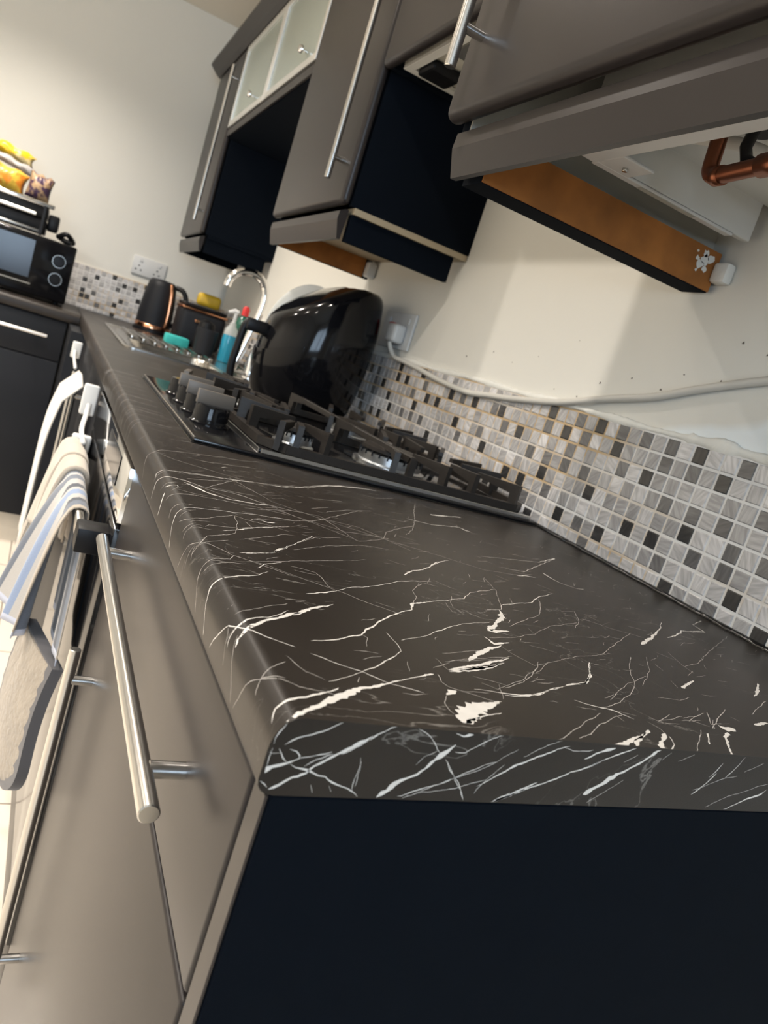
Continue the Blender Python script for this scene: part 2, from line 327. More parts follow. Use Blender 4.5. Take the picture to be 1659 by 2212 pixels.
for k in range(20):
    z = wz0+.08+k*.053; b2 = bx(wx0+.02, wx1-.02, YB-.035, YB-.007, z, z+.0015); rotbm(b2, (0, YB-.02, z), .35, 'X')
    me_ = bpy.data.meshes.new('t'); b2.to_mesh(me_); b2.free(); bm.from_mesh(me_); bpy.data.meshes.remove(me_)
obj('blind_slats', bm, M['white'], win)
# mosaic splashbacks
PT, YC, ZT = 0.0232172, 0.334261, 0.181969
DARK = {(0,-41),(0,-36),(0,-16),(0,-11),(0,-3),(1,-41),(1,-39),(1,-30),(1,-26),(1,-22),(1,-14),(1,-9),(1,-1),(2,-44),(2,-34),(2,-32),(2,-19),(2,-6),(3,-42),(3,-36),(3,-28),(4,-41),(4,-23),(4,-15),(4,-10),(4,-2),(5,-45),(5,-43),(5,-32),(5,-19),(5,-17),(5,-6),(5,-4),(6,-29),(6,-21),(6,-12),(6,-8),(6,2),(7,-15),(7,-2),(7,4)}
MIDT = {(0,-13),(0,-9),(0,-7),(0,-5),(0,0),(1,-35),(1,-28),(1,-23),(1,-16),(1,-12),(1,-5),(1,-3),(2,-37),(2,-21),(2,-13),(2,-8),(2,2),(3,-24),(3,-17),(3,-15),(3,-13),(3,-11),(3,-4),(3,-2),(3,0),(4,-38),(4,-36),(4,-34),(4,-27),(4,1),(4,3),(5,-14),(5,-1),(5,1),(6,-16),(6,-10),(6,-3),(7,-17),(7,-9),(7,1)}
def mosaic(parent, axis, c0, c1, known):
    rnd = random.Random(11 if known else 12)
    bm = nb(); lay = bm.verts.layers.float_color.new('tile')
    g = .0016
    for c in range(c0, c1):
        for r in range(8):
            z1 = ZT - r*PT - g; z0 = max(ZT - (r+1)*PT + g, .0015)
            if known:
                a1 = YC - c*PT - g; a0 = YC - (c+1)*PT + g
                tone = rnd.choice([.62, .58, .52, .50, .44, .38, .34, .42])
                inside = -45 <= c <= 4
                if (r, c) in DARK: tone = rnd.uniform(.035, .05)
                elif (r, c) in MIDT: tone = rnd.uniform(.12, .18)
                elif not inside and rnd.random() < .13: tone = .04
                elif not inside and rnd.random() < .15: tone = .14
            else:
                a0 = XW - .006 - (c+1)*PT + g; a1 = XW - .006 - c*PT - g
                tone = rnd.choice([.62, .58, .52, .44, .40, .60]) if rnd.random() > .16 else rnd.choice([.04, .05, .13])
            col = (tone, rnd.random(), rnd.random(), 1)
            def P(a, z, d): return (0.602-d, a, z) if axis == 'x' else (a, YF-.004-d, z)
            e = .0012
            vb = [bm.verts.new(P(*q, 0)) for q in ((a0, z0), (a1, z0), (a1, z1), (a0, z1))]
            vm = [bm.verts.new(P(*q, .0014)) for q in ((a0, z0), (a1, z0), (a1, z1), (a0, z1))]
            vt = [bm.verts.new(P(*q, .0022)) for q in ((a0+e, z0+e), (a1-e, z0+e), (a1-e, z1-e), (a0+e, z1-e))]
            for v in vb+vm+vt: v[lay] = col
            for A, B in ((vb, vm), (vm, vt)):
                for i in range(4): bm.faces.new((A[i], A[(i+1) % 4], B[(i+1) % 4], B[i]))
            bm.faces.new(vt)
    bmesh.ops.recalc_face_normals(bm, faces=bm.faces)
    return obj('mosaic_tiles', bm, M['tile'], parent)
mosaic(wr, 'x', -131, 20, True); mosaic(wf, 'y', 1, 82, False)
obj('grout', bx(.6009, XW+.001, -.14, YF-.001, .001, ZT+.001), M['grout'], wr)
obj('grout', bx(XL+.7, XW-.004, YF-.0053, YF+.001, .001, ZT+.001), M['grout'], wf)
# lumpy caulk over the top edge of the tiles, black sealant along the worktop
def bead(y0, y1, step, f, n=8, along='y', c=None):
    bm = nb(); rings = []; y = y0
    while y <= y1+1e-6:
        cx, cz, rx, rz = f(y)
        rings.append([bm.verts.new((cx + rx*math.cos(2*PI*i/n), y, cz + rz*math.sin(2*PI*i/n)) if along == 'y' else (y, cx + rx*math.cos(2*PI*i/n), cz + rz*math.sin(2*PI*i/n))) for i in range(n)])
        y += step
    for a, b_ in zip(rings, rings[1:]):
        for i in range(n): bm.faces.new((a[i], a[(i+1) % n], b_[(i+1) % n], b_[i]))
    bm.faces.new(rings[0][::-1]); bm.faces.new(rings[-1]); bmesh.ops.recalc_face_normals(bm, faces=bm.faces)
    return bm
rs = random.Random(4)
def caulkf(y):
    thick = .0055 + .0015*math.sin(y*37) + rs.uniform(-.0008, .0008) + (.004 if y < .42 else 0)*(.5+.5*math.sin(y*90))
    return (.6035, ZT + .004 + .001*math.sin(y*21), .004, thick)
obj('trim_1', bead(-.14, YF-.006, .006, caulkf), M['caulk'], smooth=True, kind='structure')
obj('trim_2', bead(.0, YF-.008, .006, lambda y: (.5995, .0005, .0042+.0007*math.sin(y*140)+rs.uniform(-.0004, .0004), .0042)), M['sealant'], smooth=True, kind='structure')
rq = random.Random(9); bm = nb()
for (y, z) in ((.93, .243), (.86, .232), (.79, .25), (.56, .245), (.47, .262), (.41, .262), (.40, .31), (.36, .30), (.62, .23), (.72, .205), (.66, .203), (.50, .238), (.33, .245), (.30, .225), (.70, .285), (1.02, .225)):
    r_ = rq.uniform(.0008, .0022); vs = [bm.verts.new((XW-.0004, y+r_*rq.uniform(.5, 1.6)*math.cos(-k*PI/4), z+r_*rq.uniform(.5, 1.4)*math.sin(-k*PI/4))) for k in range(8)]; bm.faces.new(vs)
obj('scuff_marks', bm, mat('scuff', (.16, .14, .12), .8), wr, kind='stuff')
# ------------------------------------------------------------------ worktops
prof = [(.010, -.038)]
for k in range(1, 5):
    a = math.radians(90*k/4); prof.append((.009-.008*math.sin(a), -.030-.008*math.cos(a)))
for k in range(9):
    a = math.radians(90*k/8); prof.append((.013-.012*math.cos(a), -.016+.016*math.sin(a)))
PF = prof + [(.6, 0.)]
SL = [0]
for a, b_ in zip(PF, PF[1:]): SL.append(SL[-1] + math.hypot(b_[0]-a[0], b_[1]-a[1]))
def psurf(s, off=.00012):
    for i in range(len(PF)-1):
        if s <= SL[i+1] or i == len(PF)-2:
            t = (s-SL[i])/(SL[i+1]-SL[i]); dx = PF[i+1][0]-PF[i][0]; dz = PF[i+1][1]-PF[i][1]; L = math.hypot(dx, dz)
            return PF[i][0]+dx*t - dz/L*off, PF[i][1]+dz*t + dx/L*off
def vein_strip(bm, pts, mapf, rnd, mi):
    """ribbon with a wandering, uneven edge following a polyline of (a, b, width in mm)"""
    P = []
    for (a0, b0, w0), (a1, b1, w1) in zip(pts, pts[1:]):
        L = math.hypot(a1-a0, b1-b0); n = max(1, int(L/.0022))
        for k in range(n):
            t = k/n; P.append((a0+(a1-a0)*t, b0+(b1-b0)*t, w0+(w1-w0)*t, L))
    P.append((*pts[-1], 0))
    Q = []
    ph = rnd.uniform(0, 9)
    for i, (a, b_, w_, L) in enumerate(P):
        j = .00022 if w_ < 1.2 else .0004
        k = 0 if i in (0, len(P)-1) else 1
        Q.append((a + rnd.uniform(-j, j)*k + .0004*math.sin(i*.7+ph)*k, b_ + rnd.uniform(-j, j)*k + .0004*math.cos(i*.5+ph)*k, w_))
    prev = None
    for i, (a, b_, w_) in enumerate(Q):
        a0, b0, _ = Q[max(i-1, 0)]; a1, b1, _ = Q[min(i+1, len(Q)-1)]
        dx, dy = a1-a0, b1-b0; L = math.hypot(dx, dy) or 1e-6; nx, ny = -dy/L, dx/L
        h = w_*.0005*rnd.uniform(.55, 1.2)
        if i in (0, len(Q)-1): h *= .15
        h = max(h, .00006)
        A = bm.verts.new(mapf(a+nx*h, b_+ny*h)); B = bm.verts.new(mapf(a-nx*h*rnd.uniform(.5, 1.3), b_-ny*h))
        if prev:
            f = bm.faces.new((prev[0], A, B, prev[1])); f.material_index = mi
        prev = (A, B)
TV, EV = [[[[165,4945,8],[306,5080,8],[384,5173,8],[451,5167,8],[552,5310,8],[688,5401,8],[971,5558,8],[1272,5726,8],[1576,5828,8],[1815,6023,8]],[[470,5128,5],[626,4956,5],[855,4875,5],[1085,4794,5],[1318,4712,5]],[[888,5221,5],[1045,5243,5],[1263,5348,5],[1572,5507,5]],[[345,4330,10],[377,4411,10],[428,4402,10],[501,4374,10],[670,4462,10],[917,4547,10],[1170,4607,10],[1424,4732,16],[1635,4791,40],[1735,4817,30],[2096,5100,10],[2543,5550,10]],[[268,4152,9],[341,4216,9],[409,4176,9],[478,4120,9],[561,4099,9],[663,4061,9],[770,3986,9]],[[169,4204,9],[301,4199,9],[376,4200,9],[441,4161,9],[505,4115,9],[598,4115,9],[736,4015,9],[892,4007,9],[1056,4021,9],[1201,3943,9],[1340,3841,9],[1625,3825,9]],[[584,4024,10],[653,3946,40],[713,3881,60],[753,3819,30],[797,3780,50],[846,3771,15],[952,3736,20],[1050,3755,20],[1204,3779,25],[1340,3841,15]],[[347,3580,6],[391,3598,6],[458,3562,6],[568,3601,6],[769,3633,6],[974,3645,6],[1185,3658,6],[1496,3613,6]],[[302,3204,6],[358,3287,6],[416,3281,6],[477,3255,6],[552,3270,6]],[[152,2900,10],[244,2980,10],[334,3052,14],[389,3120,10],[451,3140,10],[527,3172,10],[697,3245,7],[878,3292,10],[1095,3376,10],[1333,3421,10],[1493,3460,10]],[[374,2922,4],[449,2846,4],[593,2932,4],[763,3104,4],[878,3203,4],[961,3144,4],[1148,3112,4],[1327,3043,4]],[[342,2587,5],[387,2648,5],[448,2681,5],[512,2716,5],[531,2682,5]],[[546,2691,6],[588,2759,6],[698,2787,6],[844,2841,6],[1071,3004,6],[1376,3209,6]],[[676,2678,7],[811,2773,14],[977,2931,14],[1376,3209,7]],[[878,3203,4],[859,2988,4],[784,2688,4],[704,2601,4],[533,2463,4]],[[944,3072,5],[977,2931,5]],[[168,3687,8],[201,3678,20],[274,3673,30],[336,3715,40],[369,3761,20]],[[339,3923,5],[412,3953,5],[482,3943,5],[524,3961,5]],[[391,3888,8],[440,3850,20],[496,3834,10],[499,3788,8]],[[161,2467,7],[273,2421,7],[366,2394,7],[428,2320,7],[498,2273,7],[552,2220,7],[608,2147,7],[632,2110,7],[676,2092,7],[783,2036,7],[919,1940,7],[1034,1887,7]],[[348,2228,4],[399,2257,4],[463,2295,4],[547,2359,4],[673,2456,4]],[[329,2186,4],[384,2285,4],[441,2300,4],[515,2452,4],[707,2616,4]],[[235,2253,3],[319,2277,3],[391,2317,3]],[[160,1686,8],[248,1784,8],[341,1886,8],[386,1934,8],[441,1955,8],[506,1985,8],[590,2023,8],[641,2115,8]],[[377,1852,4],[418,1879,4],[479,1883,4],[591,1953,4],[678,1963,4]],[[454,1944,5],[525,1931,5],[605,1949,5]],[[145,1381,14],[237,1465,10],[336,1546,14],[394,1610,20],[451,1629,20],[529,1664,14],[630,1724,12],[739,1796,8],[833,1890,5]],[[304,902,9],[345,944,9],[404,971,18],[463,999,22],[539,1054,9],[627,1086,9],[699,1154,9],[787,1239,5]],[[353,812,20],[388,857,20],[438,890,40],[516,959,45],[603,1045,40],[685,1102,30],[774,1171,40],[864,1234,40]],[[797,1175,30],[875,1245,40],[957,1322,40],[1025,1373,25],[1092,1417,20],[1162,1466,6]],[[157,1198,10],[229,1165,10],[306,1089,10],[368,1043,10],[407,982,10],[444,918,14],[484,854,14],[540,807,10],[674,725,10]],[[744,671,9],[826,614,9],[982,526,9],[1104,431,9],[1283,361,9]],[[310,944,5],[345,987,5],[365,1033,5]],[[655,1611,5],[734,1629,5]],[[644,1537,6],[743,1550,6]],[[431,1112,4],[532,1158,4],[700,1282,4],[811,1348,4]],[[700,2200,6],[838,2260,15],[990,2351,20],[1094,2499,30],[1141,2538,20],[1230,2651,6],[1284,2708,6]],[[765,1931,5],[850,2047,12],[1003,2147,5]],[[773,2525,5],[994,2705,5],[1253,2926,5],[1339,2947,5]],[[847,2580,5],[952,2575,5],[1083,2591,5]],[[1022,3200,7],[1126,3221,7],[1172,3204,25],[1250,3232,20]],[[405,1214,8],[444,1231,15]],[[1158,5118,6],[1210,5193,15],[1244,5175,6]],[[658,4416,10],[1063,4582,10],[1446,4743,20],[1623,4780,40],[1821,4872,20],[2174,5141,10],[2567,5545,20],[2798,5713,40],[3160,5915,30],[3417,6000,15]],[[1140,4700,6],[1443,4011,6],[1876,3736,6],[2442,3470,6],[2918,3295,6],[3360,3098,6],[3833,3163,6]],[[600,4039,5],[855,3901,5],[1080,3743,5],[1338,3810,5]],[[1372,3753,6],[1679,3531,6],[2040,3207,6],[2140,3263,6],[2501,3542,6]],[[1647,3511,5],[1928,3810,5],[2556,4497,5]],[[1067,3207,5],[1631,3538,5],[1910,3758,5],[2253,3739,5],[2609,3240,5]],[[3856,5681,6],[3578,5155,6],[3382,4722,6],[3074,4163,6],[2852,3863,6]],[[2427,3499,4],[2580,3781,4],[2862,4075,4],[3190,4366,4]],[[3858,5241,40],[4026,5313,50],[4293,5448,20],[4495,5561,40]],[[3243,4679,20],[3568,4650,15],[4084,4877,15],[4122,4783,50],[4195,4750,20]],[[2985,5481,5],[3190,5470,5],[3573,5762,5]],[[2023,4083,4],[2365,4391,4],[2768,4635,4]],[[745,2205,7],[991,2348,15],[1116,2509,20],[1282,2717,10],[1548,3060,7]],[[1282,2717,4],[1563,3036,4],[1856,3185,4]],[[642,1988,4],[1093,2224,4],[1541,2456,4],[1884,2643,4]],[[1204,2527,4],[1582,2821,4],[2012,3076,4],[2318,3133,4]],[[650,2105,4],[897,2004,4],[1095,1857,4],[1286,1755,4],[1503,1578,4],[1691,1477,4]],[[1006,1579,7],[1159,1661,20],[1276,1729,7],[1392,1835,7],[1675,1985,7],[2027,2234,7],[2387,2388,7]],[[2137,2418,20],[2282,2569,20],[2518,2738,10],[2770,3017,20],[3001,3184,6]],[[1057,2105,3],[1239,2065,3],[1251,1902,3],[1249,1785,3]],[[798,834,7],[973,899,12],[1185,1030,16],[1376,1237,18],[1576,1438,16],[1816,1613,10],[1889,1741,40],[2053,1833,10],[2332,1976,7],[2539,2089,7],[2711,2276,7],[3097,2498,7]],[[1889,1741,5],[1998,1897,5],[2046,2062,5],[2229,2267,5]],[[1461,1030,5],[1682,1146,5],[1938,1336,10],[2169,1489,5],[2522,1632,5]],[[740,370,6],[880,451,6],[998,530,6],[1180,670,12],[1380,858,6],[1402,979,6],[1394,1116,6]],[[1185,1030,4],[1212,993,4],[1153,862,4]],[[357,79,9],[393,133,14],[457,158,25],[564,195,25],[685,251,15],[774,316,9]],[[399,408,7],[484,345,7],[555,285,7],[689,264,7],[731,236,7]],[[419,11,30],[452,24,40],[492,44,40],[616,126,30],[722,212,70],[812,275,60],[938,347,40],[1121,435,15],[1285,522,6],[1473,605,30]],[[152,548,6],[313,484,6],[399,408,6],[514,361,6]],[[342,340,6],[418,423,6],[565,538,6]],[[148,603,5],[265,725,5],[395,891,5]],[[211,881,4],[322,958,4],[401,976,4]],[[586,611,5],[646,452,5],[730,381,5]],[[1501,611,6],[1477,520,6],[1498,469,6],[1574,428,6],[1755,448,6]],[[2796,1948,10],[2714,1776,80],[2573,1639,30],[2379,1442,80],[2593,1494,20]],[[2255,1312,10],[2269,1200,40],[2442,1267,20]],[[1861,858,50],[2003,984,60],[2163,1097,50],[2332,1198,6]],[[1621,691,20],[1810,771,40],[1992,856,40],[2256,988,8]],[[1606,664,10],[1757,712,40],[1894,759,60],[2153,894,10]],[[1716,829,4],[1861,858,4],[2148,947,4],[2300,1023,4]],[[2638,1893,7],[2837,1972,7],[2897,2084,7],[3074,2175,12],[3391,2318,12],[3581,2503,15],[3927,2727,8]],[[2897,2084,4],[3106,2490,4],[3192,2827,4]],[[2666,1602,6],[2952,1808,6],[3246,2003,6],[3471,2293,6],[3572,2471,6]],[[2292,1303,5],[2535,1373,5],[2852,1528,5],[3172,1760,5],[3642,1982,5]],[[1426,367,20],[1483,411,60],[1524,427,30]],[[1369,88,80],[1424,150,160],[1498,216,200],[1588,273,120],[1679,314,60],[1784,358,10]],[[1391,86,60],[1463,132,30],[1530,165,10],[1699,227,10]],[[1423,361,5],[1359,273,5],[1356,211,5],[1369,153,5]],[[1556,425,6],[1641,400,6],[1755,340,6]],[[1668,474,7],[1805,471,7],[1997,464,15],[2129,494,10],[2444,653,7],[2715,755,20],[2841,848,20],[3060,1115,7]],[[1776,566,4],[1846,507,4],[2139,670,4],[2418,894,4]],[[2306,1191,4],[2361,1021,4],[2422,929,4],[2609,1009,4]],[[1622,685,15],[1868,755,40],[2161,901,9]],[[1649,795,5],[1850,875,5],[2011,930,5],[2273,1012,5]],[[1697,916,4],[1874,978,4],[2096,1069,4]],[[1859,442,9],[2044,461,20],[2270,573,9],[2541,700,9],[2732,760,30],[2862,878,9],[3070,1135,9]],[[3414,1334,4],[2970,1184,4],[2591,1003,4],[2340,798,4]],[[1920,535,5],[2140,649,5],[2367,836,5],[2506,1000,5]],[[4134,1701,40],[4290,1805,50],[4503,1946,40],[4934,2270,10],[5147,2476,4]],[[4770,2013,10],[5006,2133,20],[5274,2308,20],[5503,2361,30],[5716,2425,40],[5759,2612,10],[6117,2819,20]],[[3351,1318,6],[3808,1648,6],[4248,1960,6]],[[3801,2118,4],[4033,1993,4],[4345,1891,4]],[[4276,1339,6],[4600,1478,6],[5089,1805,6],[6076,2416,6]],[[3693,1364,6],[3446,1111,6],[3233,820,6],[3020,651,6],[2703,463,6],[2573,428,6]],[[3772,890,40],[3909,971,40],[4087,1062,20]],[[4106,1142,5],[4290,1261,5]],[[5033,1214,20],[4799,1029,40],[4618,921,10]],[[4171,587,7],[4430,728,7],[4684,859,7]],[[2408,484,8],[2550,424,15],[2668,401,20],[2750,318,8]],[[1794,-66,6],[2007,46,6],[2185,163,6],[2505,349,6]],[[2079,32,6],[2217,95,6],[2390,215,6],[2693,364,6]],[[2757,200,40],[2643,123,20],[2519,72,40],[2401,23,40],[2253,-43,50]],[[2706,168,15],[2515,47,40],[2474,1,40]],[[2923,370,6],[2997,298,6],[3145,319,6]],[[2849,305,5],[2887,230,5],[2866,150,5]],[[3182,438,5],[2956,320,5],[3277,423,5]],[[2873,176,50],[2752,86,30],[2664,4,60]],[[2878,151,10],[2821,57,10],[2724,-18,10]],[[3549,360,30],[3573,320,100],[3679,333,80]],[[3541,273,40],[3439,205,30],[3311,60,20],[3246,-9,20]],[[3995,426,40],[4209,474,30]],[[3283,366,6],[3411,442,6],[3583,513,6]],[[3647,539,7],[3487,366,7],[3626,385,7]],[[3917,613,7],[3582,408,7],[3437,302,7]],[[3841,506,5],[3872,449,5]],[[3287,269,6],[3110,127,6],[2932,-16,6]],[[3311,231,20],[3164,95,10]],[],[[3641,3624,5],[4036,3749,5],[4631,3930,5],[5177,4321,30]],[[3760,3330,7],[4019,3348,10],[5177,4321,7]],[[3785,3142,15],[3948,3202,30],[4074,3204,15]],[[4364,3470,30],[4357,3329,30],[4408,3183,15],[4545,3108,10],[4670,3139,15]],[[2884,3108,10],[2462,2693,5],[2211,2521,5]],[[4367,1619,5],[4288,1404,5],[4251,1212,5]],[[2754,544,4],[3109,796,4],[3531,1020,4]],[[3917,1419,4],[3669,1124,4],[3318,837,4]],[[3857,2291,4],[3708,2037,4],[3499,1829,4]],[[3306,671,4],[3522,676,4],[3684,737,4]],[[2625,353,5],[2631,274,5]],[[814,4040,4],[1182,4601,4],[1598,4822,4],[1986,5006,4]],[[851,4071,4],[1066,4068,4],[1298,4113,4]],[[641,4194,4],[906,4362,4],[1133,4537,4]],[[1200,3603,4],[1602,3830,4],[1877,3849,4],[2018,3212,4]],[[1286,3946,4],[1539,3623,4],[2005,3450,4],[2407,3534,4]],[[2099,4620,5],[2475,4800,5]],[[1870,4105,5],[2138,4325,5]]],[[[70,-350,27],[110,-330,27],[160,-290,18],[220,-260,14],[250,-220,16],[320,-170,18],[380,-140,27],[420,-110,27],[460,-80,22],[510,-50,18]],[[360,-160,9],[400,-140,9],[500,-50,8],[610,20,5]],[[30,-270,27],[40,-250,36],[60,-240,22],[120,-220,14],[170,-190,7],[240,-170,4],[310,-150,14]],[[130,-220,9],[160,-240,9],[220,-250,14],[280,-270,14],[320,-270,11],[360,-300,11],[440,-330,11],[510,-370,7]],[[80,-130,9],[130,-90,9],[190,-70,9],[260,-40,7],[320,0,9]],[[30,-130,7],[30,-100,7],[60,-30,9]],[[200,-230,7],[230,-200,7],[320,-160,7]],[[60,-150,7],[110,-210,7]],[[110,-150,7],[140,-160,7],[160,-180,7],[160,-200,7]],[[20,-170,4],[40,-170,4],[70,-170,4]],[[30,-240,4],[30,-200,4],[30,-150,4]],[[20,-310,4],[60,-340,9]],[[260,-320,4],[280,-360,4]],[[350,-320,9],[370,-350,14]],[[460,-170,3],[480,-230,3],[480,-320,3]],[[610,-370,36],[650,-330,36],[690,-290,40],[740,-260,18],[780,-240,18],[860,-160,22],[880,-130,45],[910,-100,54],[940,-70,40]],[[950,-110,4],[1010,-110,7],[1100,-50,7],[1200,10,4]],[[910,-150,5],[1000,-240,7],[1100,-370,5]],[[720,-360,5],[830,-320,9],[950,-280,9],[1060,-210,7],[1210,-150,5]],[[1280,-370,18],[1370,-320,27]],[[620,20,5],[710,0,7],[780,-40,5],[870,-120,5]],[[920,-10,14],[960,-20,18],[1020,-10,22]],[[760,-190,4],[790,-140,4],[850,-110,4]],[[470,-350,4],[470,-250,4],[470,-190,4]],[[1860,-310,36],[1940,-260,40],[2000,-210,36],[2110,-140,18],[2210,-80,18],[2300,-10,32]],[[1770,-100,11],[1840,-60,14],[1900,-40,22],[1960,-20,32]],[[1790,-150,14],[1950,-80,11],[2110,-10,14]],[[2690,-280,14],[2780,-200,9],[2830,-130,11]],[[2780,-160,5],[2820,-110,9],[2850,-60,7]],[[2920,-160,9],[2980,-80,9],[3020,-10,4]],[[3030,-370,7],[3190,-300,14],[3310,-260,18],[3350,-220,9]],[[2060,-100,3],[2140,-50,3]],[[1910,-360,3],[2070,-240,3],[2110,-210,3]],[[2340,-70,3],[2390,-20,3]],[[2470,-70,3],[2580,-20,3]],[[2860,-360,3],[3020,-280,3],[3340,-180,3]],[[2690,-250,3],[2920,-160,3],[3020,-140,3]],[[3070,-110,2],[3210,-40,2]],[[1270,-380,22],[1420,-310,22],[1520,-250,14]],[[1270,-380,14],[1610,-230,11],[1780,-160,9],[1920,-90,9]],[[1150,-290,7],[1240,-230,9],[1330,-170,18],[1460,-100,14],[1640,-30,7]],[[750,-370,4],[940,-280,4],[1120,-200,4],[1230,-140,4],[1320,-70,4]],[[1150,-330,4],[1190,-250,4],[1270,-160,4]],[[830,-340,4],[1050,-300,4],[1190,-250,4]],[[910,-150,4],[1000,-240,4],[1100,-370,4]],[[1370,-110,4],[1490,-40,4],[1580,0,4]],[[1610,-40,4],[1670,-60,4],[1810,-40,4]]]]
bm = nb()
BKX = .600
def wt_section(y0, y1, parts):
    for p in parts: prism_y(bm, p, y0, y1)
full = PF + [(.6, -.038)]
SY0, SY1 = 1.90, 2.24           # sink bowl opening
wt_section(0, SY0, [full]); wt_section(SY0, SY1, [PF[:-1] + [(.11, 0), (.11, -.038)], [(.40, -.038), (.40, 0), (.6, 0), (.6, -.038)]]); wt_section(SY1, YF-.001, [full])
bmesh.ops.recalc_face_normals(bm, faces=bm.faces)
rv = random.Random(21)
def tmap(s, y):
    x, z = psurf(min(max(s, .001), .64)); return (x, max(y, .0002), z)
for l in [q for q in TV if len(q) > 1]:
    pts = [(a*1e-4, b_*1e-4, max(c*.1*.75, .34 + .55*max(0, b_*1e-4-.1))) for a, b_, c in l]
    mw_ = max(p[2] for p in pts)
    if len(pts) > 1: vein_strip(bm, pts, tmap, rv, 1 if mw_ > .62 else 2)
for l in EV:
    pts = [(a*1e-4, b_*1e-4, max(c*.1*.72, .22)) for a, b_, c in l]
    if len(pts) > 1: vein_strip(bm, pts, lambda a, z: (a, -.00012, min(max(z, -.0375), -.0002)), rv, 1)
# short dashes and hairlines scattered over the sheet where the photographed stone has them
for k in range(760):
    y = rv.choice([rv.uniform(.03, .62), rv.uniform(.62, 2.8)]); s = rv.uniform(.03, .62)
    if .62 < y < 1.22 and s > .07+.04: continue
    near = y < .62
    L = rv.uniform(.004, .022) if near else rv.uniform(.01, .05); a = rv.gauss(.35, .5) if near else rv.gauss(0, .25)
    ds, dy = math.cos(a)*L, math.sin(a)*L
    if s+ds > .63: continue
    vein_strip(bm, [(s, y, .25), (s+ds*.5, y+dy*.5+rv.uniform(-.001, .001), rv.uniform(.25, .5)), (s+ds, y+dy, .2)], tmap, rv, 2)
for k in range(9):                # long cross veins down the far length, wrapping over the front edge
    y = 1.25 + k*.17 + rv.uniform(-.05, .05); pts = [(.004, y+.01, .5)]; s = .004
    while s < rv.uniform(.2, .5):
        s += .02; y += rv.uniform(-.006, .004); pts.append((s, y, rv.choice([.5, .6, 1.2])))
    vein_strip(bm, pts, tmap, rv, 1)
for k in range(16):
    y = .68 + k*.035 + rv.uniform(-.02, .02); pts = [(.004, y+.01, .5)]; s = .004
    while s < .085: s += .012; y += rv.uniform(-.004, .003); pts.append((s, y, rv.choice([.4, .5, .9])))
    vein_strip(bm, pts, tmap, rv, 1 if k % 2 else 2)
obj('worktop', bm, [M['worktop'], M['vein'], M['vein2']], label='long dark brown stone-look worktop with white veins under the hob and sink', cat='worktop', smooth=35)
bm = nb(); YL = 2.735
a = [(y_, z_) for y_, z_ in [(YL-.001+p[0], p[1]) for p in PF[:-1]]] + [(YF-.001, 0), (YF-.001, -.038)]
va = [bm.verts.new((-1.3, p[0], p[1])) for p in a]; vb = [bm.verts.new((-.0005, p[0], p[1])) for p in a]; n = len(a)
for i in range(n): bm.faces.new((va[i], va[(i+1) % n], vb[(i+1) % n], vb[i]))
bm.faces.new(va[::-1]); bm.faces.new(vb); bmesh.ops.recalc_face_normals(bm, faces=bm.faces)
for k in range(30):
    x = rv.uniform(-.6, -.02); y = rv.uniform(YL+.03, 3.3); L = rv.uniform(.02, .08)
    vein_strip(bm, [(x, y, .5), (x+L, y+rv.uniform(-.01, .01), .8)], lambda p, q: (min(p, -.001), q, .00012), rv, 2)
obj('worktop', bm, [M['worktop'], M['vein'], M['vein2']], label='short dark worktop return carrying the microwave', cat='worktop', smooth=35)
# ------------------------------------------------------------------ bar handles
def bar_handle(parent, a, b_, stand, door_x, axis='x', r=.006, sr=.0055, name='handle'):
    bm = nb(); cyl(bm, a, b_, r, n=28, bev=.0008)
    h = obj(name, bm, M['steel'], parent, smooth=40)
    return h
def standoffs(parent, pts):
    for p, q in pts:
        bm = nb(); cyl(bm, p, q, .0052, n=24); obj('standoff', bm, M['steel'], parent, smooth=40)
# ------------------------------------------------------------------ base cabinet at the near end
XD = .007
t = thing('base_cabinet', 'grey base cabinet with one drawer and one door under the near end of the worktop', 'cabinet', (.3, .3, ZF))
ep = obj('end_panel', bx(.009, .6, 0.0, .017, ZF, -.0385, .0008, 1), M['side'], t, label='near-black end panel')
obj('edge_strip', bx(XD, .0088, 0.0003, .0168, ZF, -.0385, .0008, 1), M['door'], ep, label='taupe edge strip')
bm = nb(); box(bm, .03, .58, .0175, .03, -.80, -.0385); box(bm, .03, .58, .588, .602, -.80, -.0385); box(bm, .03, .58, .03, .588, -.80, -.785); box(bm, .565, .58, .03, .588, -.785, -.0385)
box(bm, .06, .075, .0175, .602, ZF, -.80)
obj('carcass', bm, M['side2'], t)
df = obj('drawer_front', bx(XD, .027, .0205, .6005, -.1655, -.0415, .003, 3), M['door'], t, smooth=30)
h = bar_handle(df, (-.018, .077, -.106), (-.018, .527, -.106), None, XD); standoffs(h, [((-.014, .118, -.106), (XD, .118, -.106)), ((-.014, .486, -.106), (XD, .486, -.106))])
dr = obj('door', bx(XD, .027, .0205, .6005, -.7875, -.1695, .003, 3), M['door'], t, smooth=30)
h = bar_handle(dr, (-.018, .510, -.226), (-.018, .510, -.662), None, XD); standoffs(h, [((-.014, .510, -.262), (XD, .510, -.262)), ((-.014, .510, -.622), (XD, .510, -.622))])
